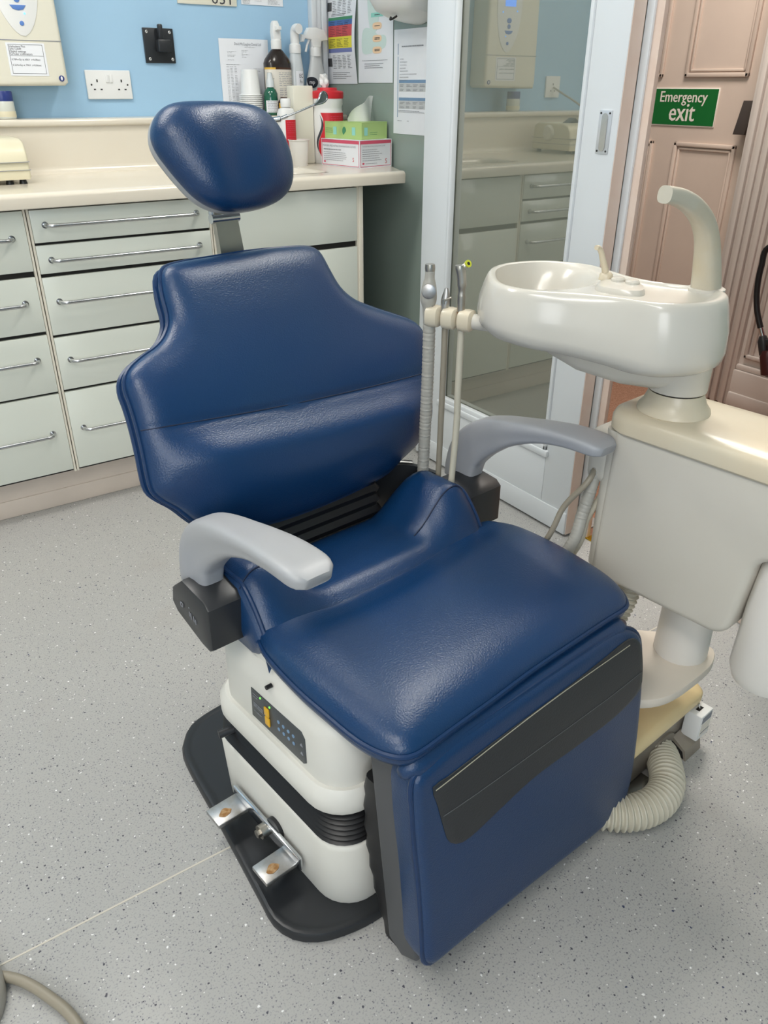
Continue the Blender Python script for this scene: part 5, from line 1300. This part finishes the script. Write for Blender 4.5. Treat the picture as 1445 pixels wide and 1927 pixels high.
# rounded far end with a raised side cover
m = MB(); m.loft([rr_ring(BU0+0.005, BU1-0.005, vb0-0.02, vb0+0.05, 0.02, z) for z in (0.40, 0.41, 0.655)]); m.build('end_cover', M['unit'], un)
m = MB(); m.box((0.335, vb0-0.045, 0.555), (0.43, vb0, 0.65), 0.014, 3, frame=lambda q: LW(*q)); m.build('hose_inlet_cover', M['unit'], un)
# top cover
tp_px = rrect(BU0-0.006, 0.50, vb0-0.022, 0.92, 0.045, 8)
m = MB(); rg = []
for e, z in ((0.004, 0.656), (0.0, 0.660), (0.0, 0.678), (0.004, 0.687), (0.012, 0.692), (0.03, 0.694), (0.06, 0.694)):
    rg.append([LW(a, b, z) for a, b in rrect(BU0-0.006+e, 0.50-e, vb0-0.022+e, 0.92-e, 0.05-e*0.6, 8)])
m.loft(rg); m.build('top_cover', M['unit_top'], un)
# turning column
colc = (0.398, 0.272)
m = MB(); m.lathe([(0.001, 0.69), (0.053, 0.69), (0.056, 0.694), (0.055, 0.699), (0.048, 0.708), (0.0435, 0.72), (0.042, 0.726), (0.001, 0.726)], (0, 0, 0), 40, fr=lambda a, b, h: LW(colc[0]+a, colc[1]+b, h)); cl_ = m.build('column_foot', M['unit_top'], un)
m = MB(); m.lathe([(0.001, 0.726), (0.040, 0.726), (0.0405, 0.729), (0.001, 0.729)], (0, 0, 0), 40, fr=lambda a, b, h: LW(colc[0]+a, colc[1]+b, h)); m.build('column_gap', M['gap'], cl_)
m = MB(); m.lathe([(0.001, 0.729), (0.044, 0.729), (0.0445, 0.731), (0.0455, 0.80), (0.001, 0.80)], (0, 0, 0), 40, fr=lambda a, b, h: LW(colc[0]+a, colc[1]+b, h)); m.build('column', M['unit'], un)
# arm under the bowl
m = MB(); rg = []
for t, hw, z0, z1 in ((0, 0.045, 0.7285, 0.80), (0.35, 0.066, 0.731, 0.80), (0.65, 0.072, 0.744, 0.80), (0.9, 0.058, 0.764, 0.80), (1.0, 0.02, 0.782, 0.80)):
    cu_, cv_ = colc[0]+(0.325-colc[0])*t, colc[1]+(0.06-colc[1])*t; dx, dy = Vector((0.325-colc[0], 0.06-colc[1])).normalized(); px_, py_ = -dy, dx
    rg.append([LW(cu_+px_*hw*math.copysign(abs(math.cos(a))**0.7, math.cos(a)), cv_+py_*hw*math.copysign(abs(math.cos(a))**0.7, math.cos(a)), (z0+z1)/2+(z1-z0)/2*math.copysign(abs(math.sin(a))**0.7, math.sin(a))) for a in [2*PI*j/24 for j in range(24)]])
m.loft(rg); m.build('swing_arm', M['darkgrey'] if False else M['unit'], un)
# the bowl body, outline seen at the rim
RZ = 0.880
rim_px = [(917, 515), (924, 502), (955, 493), (1010, 489), (1060, 491), (1110, 497), (1150, 508), (1200, 522), (1260, 533), (1320, 540), (1362, 547), (1371, 556), (1350, 568), (1300, 573), (1240, 572), (1160, 561), (1080, 553), (1000, 548), (950, 540), (925, 530)]
rim = spline([tuple(cZ(x, y, RZ).xy) for x, y in rim_px], 120, True)
rc = Vector((sum(p.x for p in rim)/120, sum(p.y for p in rim)/120, 0))
mid_px = [(907, 590)]
axis = (Vector((colc[0], colc[1], 0))-Vector((0.30, 0.02, 0))).normalized()
def bowl_ring(off, z_l, z_r, shift=0.0):
    r_ = []
    for p in rim:
        d = p-rc; nrm = d.normalized(); t = smooth01(((p-Vector((0.30, 0.0, 0))).dot(axis))/0.28)
        q = p+nrm*off+Vector((0, 0.004*off/0.01 if False else 0, 0)); r_.append(LW(q.x, q.y, z_l*(1-t)+z_r*t))
    return r_
m = MB()
m.loft([bowl_ring(-0.06, 0.795, 0.772), bowl_ring(-0.025, 0.795, 0.772), bowl_ring(-0.004, 0.800, 0.776), bowl_ring(0.010, 0.812, 0.786), bowl_ring(0.013, 0.825, 0.80), bowl_ring(0.011, 0.845, 0.83), bowl_ring(0.004, 0.866, 0.864), bowl_ring(0.0, 0.875, 0.876), bowl_ring(-0.004, 0.8795, 0.8795), bowl_ring(-0.010, 0.8805, 0.8805), bowl_ring(-0.013, 0.879, 0.879)], False)
q0 = len(m.v)-120; m.f.append(tuple(range(120)))
# inner surface: round bowl at the far end, shallow shelf near the column
bcx = Vector((0.316, 0.045, 0)); 
def in_z(p):
    d = (p-bcx).length; z = RZ-0.0055
    k = smooth01((0.098-d)/0.05); return z-0.075*k - 0.0
rgi = []
for s_ in (1.0, 0.97, 0.93, 0.88, 0.82, 0.75, 0.67, 0.58, 0.48, 0.38, 0.28, 0.18, 0.08):
    r_ = []
    for p in rim:
        d = p-rc; q = p-d.normalized()*0.013; q = rc+(q-rc)*s_
        q2 = q; z = in_z(q2)-(0.001 if s_ == 1.0 else 0); 
        edge = smooth01((1-s_)/0.06); z = RZ-0.001-(RZ-0.001-z)*edge
        r_.append(LW(q.x, q.y, z))
    rgi.append(r_)
m.loft(rgi, False); kq = len(m.v)-120; m.f.append(tuple(range(kq, kq+120)))
bowl = m.build('spittoon_bowl', M['ceramic'], un, angle=60)
# spout
sp_c = spline([(1327, 553), (1330, 500), (1330, 450), (1321, 413), (1301, 386), (1276, 371), (1251, 366)], 34)
sp_p = [cV(p.x, p.y, colc[1]) for p in sp_c]
m = MB(); rads = [0.0205-0.010*min(1, i/33*1.05) for i in range(34)]
pw = [LW(*(q+Vector((0, 0, 0)))) for q in sp_p]; rg = []
for i, q in enumerate(pw):
    t = (pw[min(i+1, 33)]-pw[max(i-1, 0)]).normalized(); sd = EV; nn = t.cross(sd).normalized()
    rg.append([q+(nn*math.copysign(abs(math.cos(a))**0.75, math.cos(a))*1.05+sd*math.copysign(abs(math.sin(a))**0.75, math.sin(a)))*rads[i] for a in [2*PI*j/24 for j in range(24)]])
m.loft(rg); m.build('spout', M['spout'], un)
m = MB(); b0_ = sp_p[0]; m.lathe([(0.001, 0.0), (0.027, 0.0), (0.027, 0.004), (0.023, 0.006), (0.001, 0.006)], (0, 0, 0), 30, fr=lambda a, b, h: LW(b0_.x+a, b0_.y+b, RZ-0.006+h)); m.build('spout_collar', M['ceramic'], un)
# cup filler island with three buttons
isl = spline([tuple(cZ(x, y, RZ+0.002).xy) for x, y in ((1122, 536), (1135, 525), (1165, 523), (1200, 530), (1215, 541), (1205, 548), (1160, 545))], 40, True); ic = Vector((sum(p.x for p in isl)/40, sum(p.y for p in isl)/40, 0))
m = MB(); m.loft([[LW(*(ic+(p-ic)*s_).xy, z) for p in isl] for s_, z in ((1.05, RZ-0.012), (1.0, RZ-0.003), (0.93, RZ+0.002), (0.7, RZ+0.003))]); m.build('button_island', M['ceramic'], bowl)
m = MB()
for x, y in ((1163, 527), (1190, 532)):
    m = MB(); q = cZ(x, y, RZ+0.004); m.lathe([(0.001, -0.004), (0.0105, -0.004), (0.0105, 0.002), (0.008, 0.0045), (0.001, 0.005)], (0, 0, 0), 22, fr=lambda a, b, h, q=q: LW(q.x+a, q.y+b, RZ+0.004+h)); m.build('rinse_button', M['ceramic'], bowl)
q = cZ(1140, 521, RZ+0.004); f0 = [cV(x, y, q.y) for x, y in ((1140, 520), (1138, 505), (1134, 488), (1131, 474), (1127, 467), (1122, 466))]
m = MB(); m.lathe([(0.001, -0.004), (0.011, -0.004), (0.010, 0.004), (0.006, 0.008), (0.001, 0.009)], (0, 0, 0), 22, fr=lambda a, b, h: LW(q.x+a, q.y+b, RZ+0.004+h)); m.tube(spline([LW(*p) for p in f0], 24), [0.0055-0.0018*i/23 for i in range(24)], 10); m.build('cup_filler', M['unit_top'], un)
# pedestal, support plate
m = MB(); pc_ = (0.450, 0.346); m.lathe([(0.001, 0.235), (0.046, 0.235), (0.047, 0.239), (0.044, 0.40), (0.001, 0.40)], (0, 0, 0), 36, fr=lambda a, b, h: LW(pc_[0]+a, pc_[1]+b, h)); m.build('pedestal', M['milky'], un)
pl_px = [(1195, 1318), (1230, 1317), (1262, 1308), (1295, 1288), (1335, 1255), (1345, 1235), (1340, 1218), (1300, 1200), (1245, 1188)]
pq = [tuple(cZ(x, y, 0.235).xy) for x, y in pl_px]+[(0.30, 0.12), (0.18, 0.12), (0.16, 0.335), (0.25, 0.352)]
m = MB(); m.prism([(p.x, p.y) for p in spline(pq, 70, True)], 0.216, 0.235, LW, 0.003); m.build('support_plate', M['plate'], un)
# waste-water bottle hanging from the notch
bo = thing('water_bottle', 'milky white bottle hanging under the overhanging end of the dental unit', 'bottle', LW(0.40, 0.525, 0.3))
m = MB(); q0 = (0.376, 0.520)
m.lathe([(0.001, 0.312), (0.035, 0.314), (0.050, 0.322), (0.056, 0.340), (0.053, 0.45), (0.047, 0.52), (0.040, 0.546), (0.001, 0.546)], (0, 0, 0), 36, fr=lambda a, b, h: LW(q0[0]+a, q0[1]+b, h)); m.build('body', M['milky'], bo)

# instrument holder and the three handpieces with their hoses
hpA, hpB = Vector((0.268, -0.028, 0.806)), Vector((0.205, -0.118, 0.806))
iz = 0.80
def hpt(px): 
    return cZ(px, 598, iz)
hA = cZ(905, 607, 0.805); hB = cZ(800, 592, 0.805)
hh = thing('instrument_holder', 'cream three-slot instrument holder bar projecting from the spittoon bowl', 'holder', LW(*hA), PHI)
hd2 = (hB-hA).normalized(); hs = Vector((-hd2.y, hd2.x, 0))
m = MB(); m.tube([LW(*(hA-hd2*0.03)), LW(*(hA+hd2*0.012))], 0.0125, 16); m.build('mounting_stub', M['ceramic'], hh)
HL = (hB-hA).length
for k in range(3):
    m = MB(); c0_ = hA+hd2*(HL*(0.12+0.29*k)); rg = []
    for t, r_ in ((0, 0.011), (0.15, 0.0165), (0.5, 0.0175), (0.85, 0.0165), (1.0, 0.011)):
        c_ = c0_+hd2*(HL*0.27*t); rg.append([LW(*(c_+hs*r_*1.05*math.copysign(abs(math.cos(a))**0.6, math.cos(a))+Vector((0, 0, r_*math.copysign(abs(math.sin(a))**0.8, math.sin(a)))))) for a in [2*PI*j/20 for j in range(20)]])
    m.loft(rg); m.build('holder_slot', M['unit_top'], hh)
def slot(px, py=600): # point on the holder line under this column
    best = None
    for i in range(101):
        q = hA+(hB-hA)*i/100; wq = LW(*q)-CAM; d = abs((722.5+F_PX*wq.dot(CX)/wq.dot(CZ))-px)
        if best is None or d < best[0]: best = (d, q)
    return best[1]
def onslot(px, py, s): # photographed point at the slot's distance
    return toL(hit(px, py, LW(*s), EV*0.8+EU*(-0.6)))
def hang(s, lowz, dv, du, end, n=60, mid=None):
    pts = [s, s+Vector((0, 0, -0.08))]+(mid or [])+[Vector(end)]; return [LW(*p) for p in spline(pts, n)]
# large suction
s1 = slot(808); t = thing('suction_handpiece', 'large grey suction handpiece with round slide valve, first in holder', 'handpiece', LW(*s1))
P = [onslot(x, y, s1) for x, y in ((807, 608), (806, 588), (806, 572), (807, 550), (808, 530), (809, 513), (809, 509))]
m = MB(); m.tube([LW(*p) for p in spline(P, 20)], [0.0095]*6+[0.010, 0.0115, 0.013, 0.0135, 0.0135, 0.013, 0.0125, 0.012, 0.011, 0.010, 0.0085, 0.008, 0.008, 0.008], 18, flat=None); m.build('body', M['hosegrey'], t)
m = MB(); m.tube([LW(*onslot(809, 510, s1)), LW(*onslot(809, 504, s1)), LW(*onslot(809, 497, s1))], [0.008, 0.0085, 0.0078], 18); m.build('collar', M['steel'], t)
q = onslot(807, 545, s1); dv_ = (Vector((-0.712, 0.852, q.z))-q).normalized()
m = MB(); m.tube([LW(*(q+dv_*0.010)), LW(*(q+dv_*0.0145)), LW(*(q+dv_*0.0155))], [0.012, 0.012, 0.010], 22); m.build('slide_valve', M['alu'], t)
m = MB(); m.tube([LW(*(onslot(812, 575, s1)+dv_*0.01)), LW(*(onslot(822, 578, s1)+dv_*0.01))], 0.0022, 8); m.build('valve_pin', M['steel'], t)
def corr(m, pts, r, pitch=0.006, amp=0.0015, n=14):
    k = len(pts); rs = []; L_ = 0
    for i in range(k):
        if i: L_ += (Vector(pts[i])-Vector(pts[i-1])).length
        rs.append(r+amp*math.sin(2*PI*L_/pitch))
    return m.tube(pts, rs, n)
# hose paths: drop behind the backrest, sweep low and rise to the unit's far end
def hosepath(s, x2, xs, end, n):
    low = [Vector((s.x+a, s.y+b, c)) for a, b, c in xs]
    return [LW(*p) for p in spline([s+Vector((0, 0, -0.01)), s+Vector((0, 0, -0.12))]+low+[Vector(e) for e in end], n)]
e1 = [cU(1062, 1042, 0.30), cU(1098, 960, 0.325), cU(1125, 880, 0.345), Vector((0.365, vb0-0.02, 0.615))]
hp1 = hosepath(s1, 0, [(0.0, -0.005, 0.45), (0.005, 0.0, 0.3), (0.03, 0.06, 0.2)], [(0.27, 0.06, 0.25)]+[tuple(p) for p in e1], 420)
m = MB(); corr(m, hp1, 0.0105, 0.007, 0.0006); m.build('corrugated_hose', M['hosegrey'], t)
# small saliva ejector
s2_ = slot(838); t = thing('saliva_ejector', 'small grey saliva ejector with thin lever, second in holder', 'handpiece', LW(*s2_))
P = [onslot(x, y, s2_) for x, y in ((837, 600), (836, 585), (838, 565), (840, 550), (840, 542))]
m = MB(); m.tube([LW(*p) for p in spline(P, 16)], [0.006]*6+[0.0065, 0.007, 0.0072, 0.0072, 0.007, 0.0065, 0.006, 0.005, 0.004, 0.0025], 14); m.build('body', M['alu'], t)
q = onslot(834, 566, s2_)+dv_*0.006; m = MB(); m.tube([LW(*q), LW(*(onslot(842, 560, s2_)+dv_*0.01)), LW(*(onslot(849, 557, s2_)+dv_*0.01))], 0.0015, 8); m.tube([LW(*(q-Vector((0, 0, 0.004)))), LW(*(q+Vector((0, 0, 0.004))))], 0.0028, 8); m.build('lever', M['steel'], t)
hp2 = hosepath(s2_, 0, [(0.0, -0.003, 0.45), (-0.012, 0.0, 0.3), (0.0, 0.04, 0.16)], [(0.25, 0.04, 0.22), tuple(cU(1022, 1024, 0.28)), tuple(cU(1060, 955, 0.30)), tuple(cU(1105, 908, 0.32)), (0.35, vb0-0.03, 0.585)], 160)
m = MB(); m.tube(hp2, 0.0052, 10); m.build('tube', M['hosedark'], t)
# syringe
s3 = slot(868); t = thing('air_water_syringe', 'steel syringe with yellow-green tip ring and brown base, third in holder', 'handpiece', LW(*s3))
P = [onslot(x, y, s3) for x, y in ((867, 600), (867, 586))]
m = MB(); m.tube([LW(*p) for p in P], [0.0062, 0.0062], 14); m.build('stained_base', M['brownmetal'], t)
P = [onslot(x, y, s3) for x, y in ((867, 586), (868, 560), (869, 535), (868, 518), (865, 503), (865, 499))]
m = MB(); m.tube([LW(*p) for p in spline(P, 20)], [0.0065]*8+[0.0055, 0.006, 0.007]+[0.0078]*7+[0.0078, 0.007], 16); hb_ = m.build('body', M['steel'], t)
a_, b_ = onslot(868, 506, s3), onslot(878, 498, s3)
m = MB(); m.tube([LW(*a_), LW(*b_)], [0.0055, 0.0045], 12); m.build('nozzle', M['steel'], t)
c_ = b_+(b_-a_)*0.35+dv_*0.003
m = MB(); m.tube([LW(*(b_-dv_*0.001)), LW(*c_)], [0.005, 0.006], 14); m.build('tip_ring', M['lime'], t)
m = MB(); m.tube([LW(*c_), LW(*(c_+(c_-b_)*0.15))], [0.0028, 0.0028], 10); m.build('tip_bore', M['rubber'], t)
hp3 = hosepath(s3, 0, [(0.0, 0.0, 0.6), (-0.02, 0.005, 0.4), (-0.035, 0.0, 0.24), (0.0, 0.06, 0.12)], [(0.30, 0.06, 0.2), tuple(cU(1075, 1045, 0.33)), tuple(cU(1105, 975, 0.34)), tuple(cU(1140, 915, 0.36)), (0.385, vb0-0.03, 0.59)], 160)
m = MB(); m.tube(hp3, 0.0058, 12); m.build('tube', M['hose'], t)

# ================================================================== FLOOR BOX AND HOSES
jb = thing('floor_junction_box', 'steel floor box with yellowed plastic cover beside the chair base', 'junction box', LW(0.4, 0.3, 0), PHI)
m = MB(); m.box((0.215, 0.10, 0.004), (0.515, 0.368, 0.108), 0.003, frame=lambda q: LW(*q)); m.build('steel_case', M['steelbox'], jb)
m = MB(); m.loft([[LW(a, b, z) for a, b in rrect(0.20+e, 0.528-e, 0.09+e, 0.385-e, 0.03, 6)] for e, z in ((0.003, 0.104), (0, 0.107), (0, 0.120), (0.004, 0.127), (0.012, 0.131), (0.04, 0.132))]); m.build('plastic_cover', M['tan'], jb)
m = MB(); m.box((0.21, 0.366, 0.0), (0.36, 0.388, 0.002), frame=lambda q: LW(*q)); m.build('fixing_flange', M['chrome'], jb)
m = MB(); m.lathe([(0.034, 0), (0.045, 0), (0.045, 0.004), (0.034, 0.004)], (0, 0, 0), 26, fr=lambda a, b, h: LW(cV(1243, 1416, 0.368).x+a, 0.368+h, cV(1243, 1416, 0.368).z+b)); m.build('hose_flange', M['steelbox'], jb)
sb_ = thing('small_control_box', 'small light grey box with label fixed to the steel floor box', 'box', LW(0.5, 0.385, 0.03), PHI)
m = MB(); m.box((0.476, 0.372, 0.034), (0.520, 0.405, 0.094), 0.002, frame=lambda q: LW(*q)); m.build('casing', M['whiteplastic'], sb_)
m = MB(); m.box((0.482, 0.404, 0.044), (0.516, 0.4056, 0.072), frame=lambda q: LW(*q)); m.build('label', M['label'], sb_)
m = MB(); m.box((0.482, 0.404, 0.075), (0.516, 0.4056, 0.090), frame=lambda q: LW(*q)); m.box((0.484, 0.4052, 0.05), (0.514, 0.406, 0.052), frame=lambda q: LW(*q)); m.build('label_band', M['inkgrey'], sb_)
m = MB(); m.box((0.490, 0.384, 0.0935), (0.506, 0.392, 0.0945), frame=lambda q: LW(*q)); m.build('switch_slot', M['gap'], sb_)
m = MB(); m.tube([LW(0.497, 0.388, 0.094), LW(0.494, 0.386, 0.108)], 0.0018, 8); m.build('toggle', M['chrome'], sb_)
br_ = thing('steel_bracket', 'small folded steel bracket at the foot of the grey box', 'bracket', LW(0.47, 0.385, 0), PHI)
m = MB(); m.loft([[LW(u+du, v, z) for u, v, z in ((0, 0.370, 0), (0, 0.405, 0), (0, 0.40, 0.022), (0, 0.370, 0.04))] for du in (0.45, 0.505)]); m.build('folded_plate', M['steelbox'], br_)
m = MB(); m.loft([[LW(u, v, z) for v, z in ((0.372, 0.004), (0.400, 0.004), (0.395, 0.018), (0.372, 0.03))] for u in (0.4485, 0.452)]); m.build('opening', M['gap'], br_)
# thick corrugated hose looping over the floor
cps = [tuple(cV(1243, 1416, 0.366)+Vector((0, -0.02, 0))), tuple(cV(1244, 1420, 0.374))]+[tuple(cZ(x, y, 0.037)) for x, y in ((1255, 1462), (1251, 1490), (1232, 1513), (1195, 1528), (1150, 1530), (1110, 1520))]+[(0.15, 0.28, 0.037)]
pts = [LW(*p) for p in spline(cps, 620)]
m = MB(); corr(m, pts, 0.0285, 0.0095, 0.0033, 28); hz_ = m.build('corrugated_hose', M['hose'], None, angle=80); tag(hz_, 'thick beige corrugated hose looping over the floor from the steel box', 'hose')
pts = [LW(*p) for p in spline([(0.385, 0.262, 0.40), (0.375, 0.262, 0.34), (0.35, 0.25, 0.28), (0.31, 0.22, 0.24), (0.27, 0.18, 0.20)], 300)]
m = MB(); corr(m, pts, 0.019, 0.0085, 0.0026, 20); tag(m.build('ribbed_drain_hose', M['hose'], None, angle=80), 'ribbed drain hose under the dental unit behind the seat corner', 'hose')

# foot control at the bottom left with its cable
fcn = thing('foot_control', 'round beige foot control with thick cable at the bottom left corner', 'foot control', (-1.76, -2.06, 0))
m = MB(); m.lathe([(0.001, 0), (0.095, 0), (0.098, 0.004), (0.098, 0.022), (0.092, 0.032), (0.07, 0.038), (0.001, 0.04)], (-1.778, -2.068, 0), 48); m.build('disc', M['hosegrey'], fcn)
cp_ = [onZ(x, y, 0.0115) for x, y in ((-6, 1838), (30, 1842), (62, 1856), (95, 1878), (125, 1902), (150, 1935), (175, 1990))]
m = MB(); m.tube(spline([Vector((-1.70, -2.07, 0.012))]+cp_, 50), 0.0075, 14); m.build('cable', M['hosedark'], fcn)
